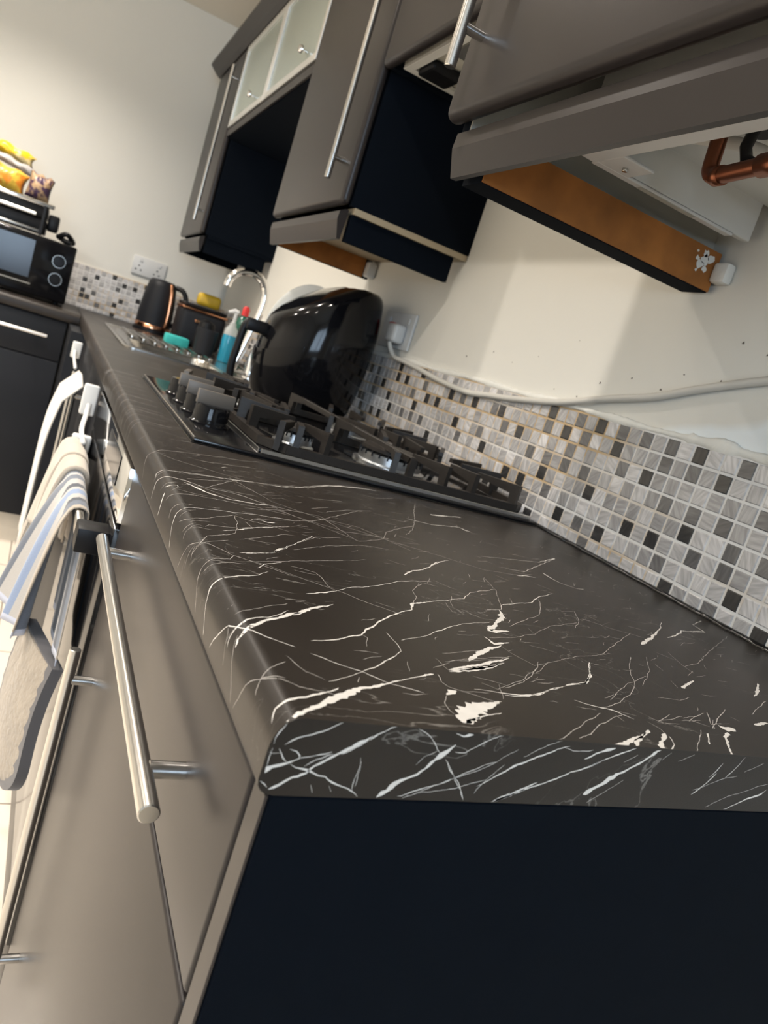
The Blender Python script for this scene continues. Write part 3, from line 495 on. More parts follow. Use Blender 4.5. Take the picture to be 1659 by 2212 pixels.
# ------------------------------------------------------------------ oven
t = thing('built_in_oven', 'black glass built-in oven with steel fascia under the gas hob', 'oven', (.3, .9, -.80))
obj('oven_body', bx(.03, .58, .615, 1.185, -.70, -.045), M['black'], t)
fa = obj('fascia', bx(.002, .028, .6035, 1.1975, -.110, -.042, .002, 2), M['chrome'], t, label='mirror-bright steel fascia', smooth=30)
obj('display', bx(.0006, .002, .69, .875, -.088, -.050, .0005, 1), M['glassblk'], fa)
dg_ = obj('oven_door', bx(.002, .03, .6035, 1.1975, -.695, -.116, .002, 2), M['glassblk'], t, smooth=30)
bm = nb(); box(bm, -.0335, -.0235, .628, 1.172, -.154, -.134, .003, 2); oh = obj('oven_handle', bm, M['steel'], dg_, smooth=40)
for y in (.622, 1.135):
    obj('bracket', bx(-.034, .0025, y, y+.040, -.159, -.129, .002, 2), M['black'], oh, smooth=30)
obj('oven_plinth_panel', bx(XD, .027, .6035, 1.1975, -.7875, -.699, .003, 2), M['door'], t, smooth=30)
# ------------------------------------------------------------------ units beyond the oven
def base_unit(y0, y1, label, hy):
    t = thing('base_cabinet', label, 'cabinet', (.3, (y0+y1)/2, ZF), group=None)
    bm = nb(); box(bm, .03, .58, y0+.001, y1-.001, -.785, -.24); box(bm, .06, .075, y0, y1, ZF, -.785)
    obj('carcass', bm, M['side2'], t)
    d = obj('door', bx(XD+.008, .03, y0+.002, y1-.002, -.7875, -.0415, .003, 3), M['side2'], t, smooth=30)
    h = bar_handle(d, (-.014, hy, -.11), (-.014, hy, -.56), None, XD); standoffs(h, [((-.012, hy, -.145), (XD+.008, hy, -.145)), ((-.012, hy, -.525), (XD+.008, hy, -.525))])
    return t
base_unit(1.20, 1.80, 'dark base cabinet between the oven and the sink cabinet, cloth on its handle', 1.74)
base_unit(1.80, 2.40, 'dark sink base cabinet with a long bar handle next to the inner corner', 1.95)
obj('corner_post', bx(-.030, .028, 2.41, 2.765, ZF+.12, -.0385), M['side2'], label='dark corner filler post between the two runs of base cabinets', cat='filler panel')
t = thing('drawer_cabinet', 'dark drawer and door cabinet below the microwave on the far wall', 'cabinet', (-.33, 3.05, ZF))
obj('carcass', bx(-.632, -.034, 2.772, 3.38, -.785, -.0385), M['side2'], t)
d = obj('drawer_front', bx(-.632, -.036, 2.75, 2.771, -.186, -.042, .003, 3), M['side2'], t, smooth=30)
bm = nb(); cyl(bm, (-.56, 2.722, -.104), (-.092, 2.722, -.104), .0065, n=24, bev=.001); h = obj('handle', bm, M['steel'], d, smooth=40)
for x in (-.52, -.13):
    bm = nb(); cyl(bm, (x, 2.722, -.104), (x, 2.75, -.104), .005); obj('standoff', bm, M['steel'], h, smooth=40)
obj('door', bx(-.632, -.036, 2.75, 2.771, -.7875, -.190, .003, 3), M['side2'], t, smooth=30)
obj('plinth', bx(-1.3, -.035, 2.785, 2.80, ZF, -.789), M['plinth'], label='cream kickboard under the far base cabinets', cat='kickboard')
# ------------------------------------------------------------------ wall cabinets
def pelmet_front(y0, y1, x, zt, zb, name='light_pelmet', par=None):
    pr = [(x+.012, zt), (x+.001, zt-.006), (x, zt-.022), (x+.0085, zb), (x+.0155, zb), (x+.018, zt)]
    bm = nb(); prism_y(bm, pr, y0, y1); return obj(name, bm, M['door'], par)
def wall_handle(door, x, y, z0, z1, dx):
    h = bar_handle(door, (x, y, z0), (x, y, z1), None, None)
    standoffs(h, [((x+.003, y, z0+.04), (dx, y, z0+.04)), ((x+.003, y, z1-.04), (dx, y, z1-.04))])
# deep boiler cupboard (near)
XA = .210
t = thing('boiler_cupboard', 'deep grey wall cupboard around the boiler, nearest the camera and open underneath', 'cabinet', (.4, .22, .36))
d = obj('door', bx(XA, XA+.022, -.09, .530, .418, 1.085, .012, 5), M['door'], t, smooth=30)
wall_handle(d, .1855, .494, .4545, .96, XA)
obj('side_panel', bx(.2325, .6055, .505, .522, .413, 1.085), [M['side']], t, label='near-black outer side panel')
obj('inner_lining', bx(.2325, .6055, .5025, .5048, .413, 1.085), M['greyboard'], t, label='greyish cream board lining')
obj('near_side_panel', bx(.2325, .6055, -.09, -.072, .413, 1.085), M['side'], t)
obj('top_panel', bx(.2325, .6055, -.072, .5024, 1.065, 1.085), M['side'], t)
pelmet_front(-.09, .520, .2265, .4165, .3665, 'front_pelmet', t)
obj('side_pelmet', bx(.2510, .598, .4785, .520, .3645, .4128), M['side'], t, label='near-black strip')
so = obj('pelmet_back_face', bx(.2515, .598, .4760, .4783, .3655, .4128), M['mdf'], t, label='raw orange-brown board face')
# torn paint patch and fixing block where the pelmet meets the wall
bm = nb(); rp = random.Random(3)
for cx_, cz_, r_ in ((.575, .398, .007), (.569, .391, .006), (.578, .388, .004), (.562, .396, .0035), (.583, .402, .006), (.566, .383, .002), (.573, .405, .005), (.559, .404, .002)):
    vs = [bm.verts.new((cx_ + r_*rp.uniform(.6, 1.2)*math.cos(k*PI/5), .4757, cz_ + r_*rp.uniform(.6, 1.2)*math.sin(k*PI/5))) for k in range(10)]; bm.faces.new(vs)
obj('paint_splash', bm, M['caulk'], t)
obj('fixing_block', bx(.590, .6055, .452, .4755, .376, .401, .004, 2), M['caulk'], t, smooth=30)
# boiler
t = thing('boiler', 'white wall-hung boiler seen from below inside the open cupboard', 'boiler', (.45, .2, .43))
bm = nb(); box(bm, .331, .346, -.06, .445, .424, .70, .002); box(bm, .346, .590, .434, .445, .424, .70, .002); box(bm, .346, .590, -.06, -.05, .424, .70, .002)
box(bm, .346, .600, -.05, .434, .468, .70)
obj('casing', bm, M['whitemetal'], t)
bm = nb(); box(bm, .332, .350, -.05, .440, .4205, .4236, .001); box(bm, .350, .560, .4330, .4445, .4205, .4236, .001); box(bm, .350, .392, .392, .4330, .4205, .4236, .001)
obj('bottom_rail', bm, M['white'], t)
obj('label_strip', bx(.415, .500, .4350, .4430, .4198, .4203), M['greyboard'], t)
bm = nb(); cyl(bm, (.372, .414, .4212), (.372, .414, .417), .003, n=6); obj('screw', bm, M['steel'], t)
bm = nb(); cyl(bm, (.433, .318, .469), (.433, .318, .4665), .013, n=28); obj('blank_plug', bm, M['black'], t)
bm = nb(); tube(bm, catmull([(.392, .322, .475), (.393, .320, .44), (.3925, .316, .415), (.389, .300, .408)], 6) + [V(.386, .280, .408), V(.380, .236, .408), V(.372, .17, .408)], .0075, n=18)
cyl(bm, (.3815, .246, .408), (.3775, .214, .408), .0098, n=20); cyl(bm, (.3898, .304, .4085), (.3885, .294, .408), .0088, n=20)
obj('copper_pipe', bm, M['copper'], t, smooth=True)
bm = nb(); tube(bm, catmull([(.374, .40, .462), (.390, .372, .456), (.404, .345, .453), (.425, .318, .452), (.455, .298, .448), (.50, .26, .44)], 8), .0062, n=14)
obj('grey_hose', bm, M['cable'], t, smooth=True)
bm = nb(); tube(bm, [(.413, .300, .47), (.405, .297, .44), (.40, .285, .425), (.398, .262, .412)], .0055, n=12); obj('black_elbow', bm, M['black'], t, smooth=True)
bm = nb(); tube(bm, [(.448, .28, .470), (.4485, .278, .430), (.452, .262, .424)], .006, n=14); obj('copper_stub', bm, M['copper'], t, smooth=True)
# bridging cabinet over the hob with the extractor inside
XB = .318
t = thing('bridging_cabinet', 'short grey wall cabinet above the hob, between the boiler cupboard and the tall-handled cabinet', 'cabinet', (.45, .83, .65))
d = obj('door', bx(XB, XB+.021, .541, 1.138, .656, 1.067, .011, 5), M['door'], t, smooth=30)
bm = nb(); box(bm, .340, .6055, .540, .556, .66, 1.082); box(bm, .340, .6055, 1.1235, 1.1395, .66, 1.082); box(bm, .34, .6055, .556, 1.1235, 1.066, 1.082)
obj('carcass', bm, M['side'], t)
t = thing('extractor_hood', 'grey extractor hood set up inside the short cabinet above the hob', 'extractor hood', (.47, .84, .66))
bm = nb(); box(bm, .352, .60, .560, 1.120, .672, .90); obj('hood_body', bm, M['greyboard'], t)
bm = nb(); box(bm, .352, .598, 1.102, 1.120, .664, .6715, .001); box(bm, .352, .598, .560, .578, .664, .6715, .001); box(bm, .352, .368, .578, 1.102, .664, .6715, .001); box(bm, .582, .598, .578, 1.102, .664, .6715, .001)
obj('hood_rim', bm, M['whitemetal'], t)
obj('filter', bx(.375, .575, .60, .98, .668, .6715), M['alu'], t)
bm = nb(); box(bm, .37, .43, 1.03, 1.095, .655, .6715, .006); obj('switch_box', bm, M['black'], t)
def wall_cab(y0, y1, label, hy, bare=True):
    t = thing('wall_cabinet', label, 'cabinet', (.46, (y0+y1)/2, .36))
    d = obj('door', bx(XB, XB+.020, y0+.001, y1-.001, .4175, 1.067, .011, 5), M['door'], t, smooth=30)
    wall_handle(d, XB-.0245, hy, .4565, 1.006, XB)
    bm = nb(); box(bm, .340, .6055, y0, y0+.016, .4185, 1.082); box(bm, .340, .6055, y1-.016, y1, .4185, 1.082); box(bm, .340, .6055, y0+.016, y1-.016, 1.066, 1.082)
    obj('carcass', bm, M['side'], t, label='near-black side panels')
    obj('bottom_panel', bx(.349, .604, y0+.001, y1-.001, .4065, .418), M['board'] if bare else M['side'], t, label='cream bottom board' if bare else None)
    pelmet_front(y0+.010, y1-.004, .3235, .4115, .3560, 'front_pelmet', t)
    obj('side_pelmet', bx(.3485, .580, y0+.010, y0+.024, .3560, .4060), M['side'], t)
    fp = obj('far_side_pelmet', bx(.3485, .598, y1-.018, y1-.004, .3585, .4060), M['side'], t)
    obj('board_face', bx(.3500, .580, y1-.0205, y1-.0182, .3595, .4060), M['mdf'] if bare else M['side'], fp, label='raw orange-brown board face' if bare else None)
    obj('pelmet_clip', bx(.398, .424, y0+.0245, y0+.040, .366, .392, .003, 2), M['white'], t, smooth=30)
    obj('wall_block', bx(.58, .604, y1-.050, y1-.022, .362, .40, .004, 2), M['white'], t)
    return t
wall_cab(1.143, 1.655, 'grey wall cabinet with long bar handle and cream bottom edge, beside the glass-door cabinet', 1.190)
wall_cab(2.690, 3.195, 'narrow-looking grey wall cabinet nearest the far wall with a long bar handle', 2.735, False)
# display cabinet with two glass flap doors
t = thing('glass_door_cabinet', 'wall cabinet with two frosted glass doors between two grey cabinets', 'cabinet', (.46, 2.17, .757))
bm = nb(); box(bm, .330, .6055, 1.657, 2.688, .757, .784); box(bm, .340, .6055, 1.657, 1.673, .784, 1.082); box(bm, .340, .6055, 2.672, 2.688, .784, 1.082); box(bm, .34, .6055, 1.673, 2.672, 1.066, 1.082)
obj('carcass', bm, M['side'], t)
obj('front_edge', bx(.322, .3298, 1.657, 2.688, .760, .784, .002), M['door'], t)
obj('back_board', bx(.597, .6055, 1.673, 2.672, .784, 1.066), M['white'], t)
for y0, y1 in ((1.659, 2.170), (2.173, 2.686)):
    bm = nb(); w_ = .020
    box(bm, XB, .338, y0, y0+w_, .790, 1.066, .002); box(bm, XB, .338, y1-w_, y1, .790, 1.066, .002); box(bm, XB, .338, y0+w_, y1-w_, .790, .790+w_, .002); box(bm, XB, .338, y0+w_, y1-w_, 1.066-w_, 1.066, .002)
    g = obj('glass_door', bm, M['alu'], t, label='glass flap door with slim aluminium frame')
    obj('glass_pane', bx(XB+.006, XB+.011, y0+w_-.004, y1-w_+.004, .806, 1.050), M['frost'], g)
    bm = nb(); yk = y0+.11 if y0 < 2 else y0+.16
    cyl(bm, (XB+.004, yk, .832), (XB-.010, yk, .832), .004); cyl(bm, (XB-.010, yk, .832), (XB-.020, yk, .832), .010, .009, bev=.001); obj('knob', bm, M['chrome'], g, smooth=40)
# cornice
bm = nb(); pr = [(.336, 1.069), (.316, 1.069), (.302, 1.078), (.274, 1.104), (.274, 1.113), (.336, 1.113)]
prism_y(bm, pr, .535, 3.22); box(bm, .336, .605, 3.20, 3.22, 1.086, 1.113)
obj('cornice', bm, M['door'], label='dark grey sloping cornice along the top of the wall cabinets', cat='cornice')
# ------------------------------------------------------------------ gas hob
t = thing('gas_hob', 'black glass gas hob with cast iron pan supports', 'hob', (.31, .91, 0))
obj('hob_glass', bx(.067, .588, .627, 1.203, .0006, .0065, .002, 2), M['glassblk'], t, smooth=30)
obj('seal', bx(.064, .590, .6235, 1.206, .0002, .0012, .0004, 1), M['sealant'], t)
tr_ = obj('burner_tray', bx(.150, .584, .634, 1.196, .0066, .0115, .002, 2), M['gloss'], t, smooth=30)
bm = nb(); box(bm, .148, .1495, .634, 1.196, .0066, .0125, .0004, 1); box(bm, .0665, .0690, .630, 1.200, .0055, .0075, .0006, 1); obj('metal_trim', bm, M['steel'], t)
bm = nb(); box(bm, .152, .582, .6325, .6345, .0066, .012, .0005, 1); obj('metal_trim', bm, M['steel'], t)
for y, r_ in ((.762, .08), (.845, -.06), (.925, .02), (1.01, 1.3)):
    bm = nb(); lathe(bm, .109, y, [(.0275, .0065), (.0275, .009), (.0245, .011), (.0240, .030), (.0225, .034)], n=32)
    k = obj('knob', bm, M['gloss'], t, smooth=40)
    bm = bx(.084, .136, y-.0045, y+.0045, .033, .052, .001, 2); rotbm(bm, (.109, y, 0), r_); obj('grip', bm, M['blade'], k, smooth=30)
for (x, y, r_) in ((.222, .730, .026), (.392, .765, .050), (.240, 1.055, .036), (.430, 1.055, .036)):
    bm = nb(); lathe(bm, x, y, [(r_*1.15, .0115), (r_*1.15, .016), (r_, .018), (r_, .030), (r_*.9, .032)], n=40)
    n_ = 24
    c = obj('burner', bm, M['ring'], t, smooth=40)
    bm = nb(); lathe(bm, x, y, [(r_*.86, .0325), (r_*.97, .034), (r_*.97, .039), (r_*.8, .0425), (r_*.2, .043)], n=40); obj('burner_cap', bm, M['iron'], c, smooth=40)
    bm = nb()
    for q in range(n_):
        a = 2*PI*q/n_; b2 = bx(x+r_*.96, x+r_*1.02, y-.0012, y+.0012, .026, .0335); rotbm(b2, (x, y, 0), a)
        me_ = bpy.data.meshes.new('t'); b2.to_mesh(me_); b2.free(); bm.from_mesh(me_); bpy.data.meshes.remove(me_)
    obj('flame_slots', bm, M['black'], c)
def finger(bm, x, y, ang, L, h0=.014, h1=.051, wd=.008):
    """upright post on the frame carrying a flat finger that points inwards"""
    o = V(x, y, 0); d = V(math.cos(ang), math.sin(ang), 0); n_ = V(-d.y, d.x, 0)*wd*.5
    outline = [(0, h0), (.012, h0), (.014, h1-.014), (L, h1-.009), (L, h1-.002), (.02, h1), (.0, h1+.001)]
    a = [bm.verts.new(o + d*s + n_ + V(0, 0, z)) for s, z in outline]; b_ = [bm.verts.new(o + d*s - n_ + V(0, 0, z)) for s, z in outline]; n = len(outline)
    for i in range(n): bm.faces.new((a[i], a[(i+1) % n], b_[(i+1) % n], b_[i]))
    bm.faces.new(a[::-1]); bm.faces.new(b_)
for y0, y1 in ((.640, .912), (.918, 1.190)):
    bm = nb(); x0, x1 = .158, .578; yc_ = (y0+y1)/2; ch = .028
    path = [(x0+ch, y0), (x1-ch, y0), (x1, y0+ch), (x1, y1-ch), (x1-ch, y1), (x0+ch, y1), (x0, y1-ch), (x0, y0+ch)]
    for i in range(8):
        a = V(*path[i], .0195); b_ = V(*path[(i+1) % 8], .0195); d = (b_-a).normalized(); s_ = V(-d.y, d.x, 0)*.0055
        vs = [a-s_-d*.002, b_-s_+d*.002, b_+s_+d*.002, a+s_-d*.002]
        lo = [bm.verts.new(v + V(0, 0, -.007)) for v in vs]; hi = [bm.verts.new(v + V(0, 0, .004)) for v in vs]
        for k in range(4): bm.faces.new((lo[k], lo[(k+1) % 4], hi[(k+1) % 4], hi[k]))
        bm.faces.new(lo[::-1]); bm.faces.new(hi)
    gr = obj('pan_support', bm, M['iron'], t)
    FG = []
    for fx, ang in ((.170, 1.1), (.196, 1.3), (.238, 1.75), (.338, 1.2), (.424, 1.9), (.472, 1.6), (.550, 2.1)):
        FG += [(fx, y0-.003, ang, .075), (fx+.012, y1+.003, -ang, .075)]
    FG += [(x0-.003, yc_-.035, .25, .07), (x0-.003, yc_+.035, -.25, .07), (x1+.003, yc_-.035, PI-.25, .07), (x1+.003, yc_+.035, PI+.25, .07)]
    for a4 in FG:
        bm = nb(); finger(bm, *a4); bmesh.ops.recalc_face_normals(bm, faces=bm.faces); obj('support_finger', bm, M['iron'], gr)
    bm = nb(); box(bm, .362, .372, y0+.004, y1-.004, .040, .050, .001, 1); box(bm, .362, .372, y0, y0+.008, .014, .048); box(bm, .362, .372, y1-.008, y1, .014, .048); obj('centre_bar', bm, M['iron'], gr)
# ------------------------------------------------------------------ sink, tap
t = thing('sink', 'stainless steel sink with ribbed drainer set in the worktop', 'sink', (.28, 2.25, 0))
bm = nb(); X0, X1, Y0, Y1 = .078, .535, 1.835, 2.70
def ringrect(x0, x1, y0, y1, z, r, n=6):
    out = []
    for cx_, cy_, a0 in ((x1-r, y1-r, 0), (x0+r, y1-r, 90), (x0+r, y0+r, 180), (x1-r, y0+r, 270)):
        for k in range(n+1):
            a = math.radians(a0 + 90*k/n); out.append((cx_ + r*math.cos(a), cy_ + r*math.sin(a), z))
    return out
def loft(bm, rings, mi=0, closetop=False, closebot=False):
    R_ = [[bm.verts.new(p) for p in r] for r in rings]; n = len(R_[0])
    for a, b_ in zip(R_, R_[1:]):
        for i in range(n):
            f = bm.faces.new((a[i], a[(i+1) % n], b_[(i+1) % n], b_[i])); f.material_index = mi; f.smooth = True
    if closebot: bm.faces.new(R_[0][::-1])
    if closetop: bm.faces.new(R_[-1])
    return R_
# rim with raised roll, then drainer area lower
loft(bm, [ringrect(X0, X1, Y0, Y1, .0004, .03), ringrect(X0, X1, Y0, Y1, .0045, .03), ringrect(X0+.004, X1-.004, Y0+.004, Y1-.004, .0062, .028), ringrect(X0+.011, X1-.011, Y0+.011, Y1-.011, .0060, .024), ringrect(X0+.019, X1-.019, Y0+.019, Y1-.019, .0022, .02)])
a = ringrect(X0+.019, X1-.019, Y0+.019, Y1-.019, .0022, .02); bw = ringrect(.118, .375, 1.905, 2.225, .0022, .05)
VA = [bm.verts.new(p) for p in a]; VBt = [bm.verts.new(p) for p in bw]; n = len(VA)
for i in range(n): bm.faces.new((VA[i], VA[(i+1) % n], VBt[(i+1) % n], VBt[i]))
obj('sink_top', bm, M['inox'], t, smooth=40)
bm = nb(); loft(bm, [ringrect(.118, .375, 1.905, 2.225, .0022, .05), ringrect(.122, .371, 1.909, 2.221, -.008, .05), ringrect(.130, .363, 1.917, 2.213, -.145, .05)], closetop=False)
vs = [bm.verts.new(p) for p in ringrect(.130, .363, 1.917, 2.213, -.145, .05)]; bm.faces.new(vs)
obj('bowl', bm, M['inox'], t, smooth=40)
for k in range(8):
    x = .135 + k*.036; bm = nb(); box(bm, x, x+.014, 2.275, 2.655, .0018, .0115, .003, 2); obj('drainer_rib', bm, M['inox'], t, smooth=30)
t = thing('kitchen_tap', 'chrome swan-neck mixer tap arching over the sink', 'tap', (.43, 2.0, .002))
bm = nb(); lathe(bm, .462, 2.0, [(.027, .0022), (.027, .006), (.021, .010), (.020, .085), (.014, .095)], n=32); box(bm, .395, .465, 1.985, 2.015, .006, .018, .004, 2); obj('tap_body', bm, M['chrome'], t, smooth=40)
bm = nb(); tube(bm, catmull([(.404, 2.0, .008), (.419, 2.0, .075), (.434, 2.0, .150), (.443, 2.0, .215), (.441, 2.0, .255), (.424, 2.0, .286), (.392, 2.0, .299), (.355, 2.0, .291), (.333, 2.0, .268), (.326, 2.0, .240)], 8), .0115, n=20)
obj('spout', bm, M['chrome'], t, smooth=True)
bm = nb(); tube(bm, [(.462, 1.985, .07), (.462, 1.95, .080), (.461, 1.915, .095)], [.009, .007, .006], n=16); obj('lever', bm, M['chrome'], t, smooth=True)
# ------------------------------------------------------------------ air fryer
FX, FY = .445, 1.425
t = thing('air_fryer', 'round black air fryer with a basket handle standing behind the hob', 'air fryer', (FX, FY, 0))
def fr_point(u, a, grow=1.0):
    # u 0..1 height, a angle; egg body sloping down towards the front (-x)
    rb = .112 + .020*math.sin(min(u/.55, 1)*PI/2) if u < .62 else .132 - .013*((u-.62)/.38)**1.6
    if u < .06: rb *= .90 + .10*math.sqrt(u/.06)
    if u > .93: rb *= math.sqrt(max(0, 1-((u-.93)/.072)**2))*.12 + .88
    rb *= grow
    x = rb*math.cos(a); y = rb*math.sin(a)*1.0
    H = .300 - .10*(max(0, -(x-.03))/.14)**1.15 if x < .03 else .300 + .006*min(x/.1, 1)
    return V(FX+x, FY+y, .010 + u*(H-.010))
bm = nb(); us = [0, .02, .06, .12, .2, .3, .4, .5, .6, .7, .8, .88, .93, .96, .98, 1.0]; n = 56
R_ = [[bm.verts.new(fr_point(u, 2*PI*i/n)) for i in range(n)] for u in us]
for s_ in (.8, .55, .25): R_.append([bm.verts.new(V(FX+(v.co.x-FX)*s_, FY+(v.co.y-FY)*s_, 0) + V(0, 0, fr_point(1, 0).z*0 + (.300 - .10*(max(0, -((v.co.x-FX)*s_-.03))/.14)**1.15) + .006*(1-s_))) for v in R_[15]])
for a, b_ in zip(R_, R_[1:]):
    for i in range(n): bm.faces.new((a[i], a[(i+1) % n], b_[(i+1) % n], b_[i]))
bm.faces.new(R_[0][::-1]); bm.faces.new(R_[-1])
obj('body', bm, M['gloss'], t, smooth=True)
bm = nb(); lathe(bm, FX, FY, [(.085, .0), (.095, .002), (.098, .0105)], n=40); obj('foot_ring', bm, M['black'], t, smooth=40)
# basket front, a slightly proud shell on the front quarter
bm = nb(); aa = [PI - 1.02 + 2.1*k/26 for k in range(27)]; uu = [.03, .06, .14, .25, .36, .47, .56, .60]
g = [[bm.verts.new(fr_point(u if not (u == .60) else .595, a, 1.022)) for a in aa] for u in uu]
gi = [[bm.verts.new(fr_point(u if not (u == .60) else .595, a, .99)) for a in aa] for u in uu]
for G_ in (g, gi):
    for a, b_ in zip(G_, G_[1:]):
        for i in range(len(aa)-1): bm.faces.new((a[i], a[i+1], b_[i+1], b_[i]))
for i in range(len(aa)-1):
    bm.faces.new((g[0][i], g[0][i+1], gi[0][i+1], gi[0][i])); bm.faces.new((g[-1][i], g[-1][i+1], gi[-1][i+1], gi[-1][i]))
for j in range(len(uu)-1):
    bm.faces.new((g[j][0], g[j+1][0], gi[j+1][0], gi[j][0])); bm.faces.new((g[j][-1], g[j+1][-1], gi[j+1][-1], gi[j][-1]))
bmesh.ops.recalc_face_normals(bm, faces=bm.faces)
bk = obj('basket_front', bm, M['gloss'], t, smooth=40)
bm = nb(); box(bm, .272, .322, FY-.030, FY+.008, .142, .170, .006, 2); hp = [(.284, FY-.011, .164), (.272, FY-.011, .150), (.268, FY-.011, .10), (.266, FY-.011, .06), (.270, FY-.011, .03)]
tube(bm, catmull(hp, 6), .0085, n=12); obj('basket_handle', bm, M['black'], bk, smooth=40)
# clear round lid leaning on the wall behind the fryer
bm = nb(); lathe(bm, 0, 0, [(.002, .004), (.13, .004), (.146, .0), (.150, -.004), (.150, -.008), (.143, -.006), (.13, .0), (.002, .0)], n=48, sx=.74)
bmesh.ops.rotate(bm, verts=bm.verts, cent=(0, 0, 0), matrix=Matrix.Rotation(PI/2+.10, 3, 'X')); bmesh.ops.translate(bm, verts=bm.verts, vec=(.478, 1.63, .151))
obj('serving_dish', bm, M['clear'], label='pale round dish standing upright behind the air fryer', cat='dish', smooth=40)
# ------------------------------------------------------------------ socket, spur, cable
t = thing('double_socket', 'white double wall socket above the tiles behind the air fryer', 'socket', (.6055, 1.36, .205))
obj('face_plate', bx(.5985, .6055, 1.277, 1.448, .205, .288, .003, 2), M['white'], t, smooth=30)
for y in (1.30, 1.405): obj('switch', bx(.596, .5985, y, y+.016, .262, .276, .001, 1), M['white'], t)
obj('red_switch', bx(.586, .5985, 1.366, 1.384, .226, .262, .002, 1), M['red'], t, label='red neon rocker')
t = thing('plug', 'white plug pushed into the socket behind the air fryer', 'plug', (.598, 1.325, .215))
obj('plug_body', bx(.568, .5984, 1.300, 1.350, .216, .258, .008, 3), M['white'], t, smooth=30)
cp = [(.575, 1.325, .216), (.583, 1.322, .200), (.590, 1.303, .186), (.594, 1.25, .182), (.596, 1.18, .176), (.5965, 1.08, .166), (.5965, .96, .160), (.5965, .88, .166), (.5965, .807, .172), (.5965, .683, .187), (.5975, .585, .209), (.5985, .5, .226), (.5985, .43, .247), (.5985, .334, .272), (.5985, .22, .292), (.5985, .10, .30), (.5985, -.1, .305)]
obj('mains_cable', tube(nb(), catmull(cp, 8), .0052, n=12), M['cable'], label='white mains cable drooping along the top of the tiles from the plug', cat='cable', smooth=True)
# far-wall socket
t = thing('double_socket', 'white double socket on the far wall above the kettle', 'socket', (.25, YF, .215))
obj('face_plate', bx(.180, .325, YF-.009, YF-.0005, .215, .295, .003, 2), M['white'], t, smooth=30)
for x in (.205, .285): obj('switch', bx(x, x+.014, YF-.012, YF-.009, .272, .286), M['white'], t)
for x in (.208, .288):
    bm = nb()
    for dx_, dz_ in ((0, 0), (-.011, -.018), (.011, -.018)): box(bm, x+dx_-.003, x+dx_+.003, YF-.0095, YF-.0088, .255+dz_-.003, .255+dz_+.003)
    obj('pin_holes', bm, M['side2'], t)
# ------------------------------------------------------------------ kettle, toaster, bottles
KX, KY = .293, 3.12
t = thing('kettle', 'black kettle with copper trim standing by the far splashback', 'kettle', (KX, KY, 0))
bm = nb(); lathe(bm, KX, KY, [(.078, .0), (.078, .012), (.070, .016)], n=36); obj('power_base', bm, M['black'], t, smooth=40)
bm = nb(); lathe(bm, KX, KY, [(.066, .0162), (.0735, .018), (.0735, .030), (.072, .032)], n=40); obj('copper_base_band', bm, M['copper2'], t, smooth=40)
bm = nb(); lathe(bm, KX, KY, [(.072, .032), (.0715, .08), (.066, .14), (.059, .19), (.055, .210), (.045, .219), (.01, .222)], n=40); obj('body', bm, M['side2'], t, smooth=40)
bm = nb(); tube(bm, catmull([(KX+.050, KY-.035, .207), (KX+.080, KY-.050, .20), (KX+.098, KY-.058, .165), (KX+.098, KY-.058, .11), (KX+.088, KY-.052, .065), (KX+.066, KY-.035, .050)], 8), .0105, n=14)
obj('handle', bm, M['black'], t, smooth=True)
bm = nb(); tube(bm, catmull([(KX+.028, KY-.052, .212), (KX+.034, KY-.060, .18), (KX+.040, KY-.064, .12), (KX+.042, KY-.066, .06), (KX+.040, KY-.062, .036)], 8), .008, n=12)
obj('copper_strip', bm, M['copper2'], t, smooth=True)
t = thing('toaster', 'black toaster with a copper band beside the kettle', 'toaster', (.44, 2.94, 0))
obj('body', bx(.355, .535, 2.86, 3.04, .004, .150, .022, 4), M['side2'], t, smooth=40)
obj('copper_band', bx(.353, .537, 2.858, 3.042, .142, .153, .010, 3), M['copper2'], t, smooth=40)
obj('top', bx(.358, .532, 2.864, 3.036, .1532, .168, .012, 3), M['black'], t, smooth=40)
obj('lever', bx(.41, .44, 2.845, 2.861, .10, .112, .003, 2), M['copper2'], t)
t = thing('hand_soap', 'clear pump bottle of blue hand soap at the back of the sink', 'soap bottle', (.457, 2.43, .003))
bm = nb(); lathe(bm, .468, 2.43, [(.020, .004), (.022, .010), (.0225, .085), (.021, .10)], n=28, sx=1.1); obj('blue_soap', bm, M['blue_liq'], t, smooth=40)
bm = nb(); lathe(bm, .468, 2.43, [(.0213, .1005), (.020, .122), (.011, .134), (.010, .145)], n=28, sx=1.1); obj('bottle_neck', bm, M['clear'], t, smooth=40)
bm = nb(); cyl(bm, (.468, 2.43, .145), (.468, 2.43, .178), .006); tube(bm, [(.475, 2.43, .182), (.462, 2.43, .186), (.442, 2.43, .176)], [.009, .008, .005]); obj('pump', bm, M['white'], t, smooth=40)
t = thing('washing_up_bottle', 'dark green washing-up liquid bottle with a red cap behind the soap', 'bottle', (.515, 2.50, 0))
bm = nb(); lathe(bm, .515, 2.50, [(.028, .0), (.032, .01), (.032, .13), (.026, .165), (.012, .18)], n=28, sx=.9); obj('bottle', bm, M['green'], t, smooth=40)
bm = nb(); lathe(bm, .515, 2.50, [(.013, .180), (.013, .205), (.008, .215)], n=20); obj('cap', bm, M['red'], t, smooth=40, label='red cap')
t = thing('black_tumbler', 'matt black tumbler standing on the drainer before the soap', 'cup', (.395, 2.45, .0078))
bm = nb(); lathe(bm, .395, 2.45, [(.028, .0079), (.033, .010), (.037, .095), (.035, .096), (.031, .014), (.003, .013)], n=32); obj('cup', bm, M['side2'], t, smooth=40)
t = thing('black_pot', 'small round black pot between the tumbler and the toaster', 'pot', (.40, 2.60, .0078))
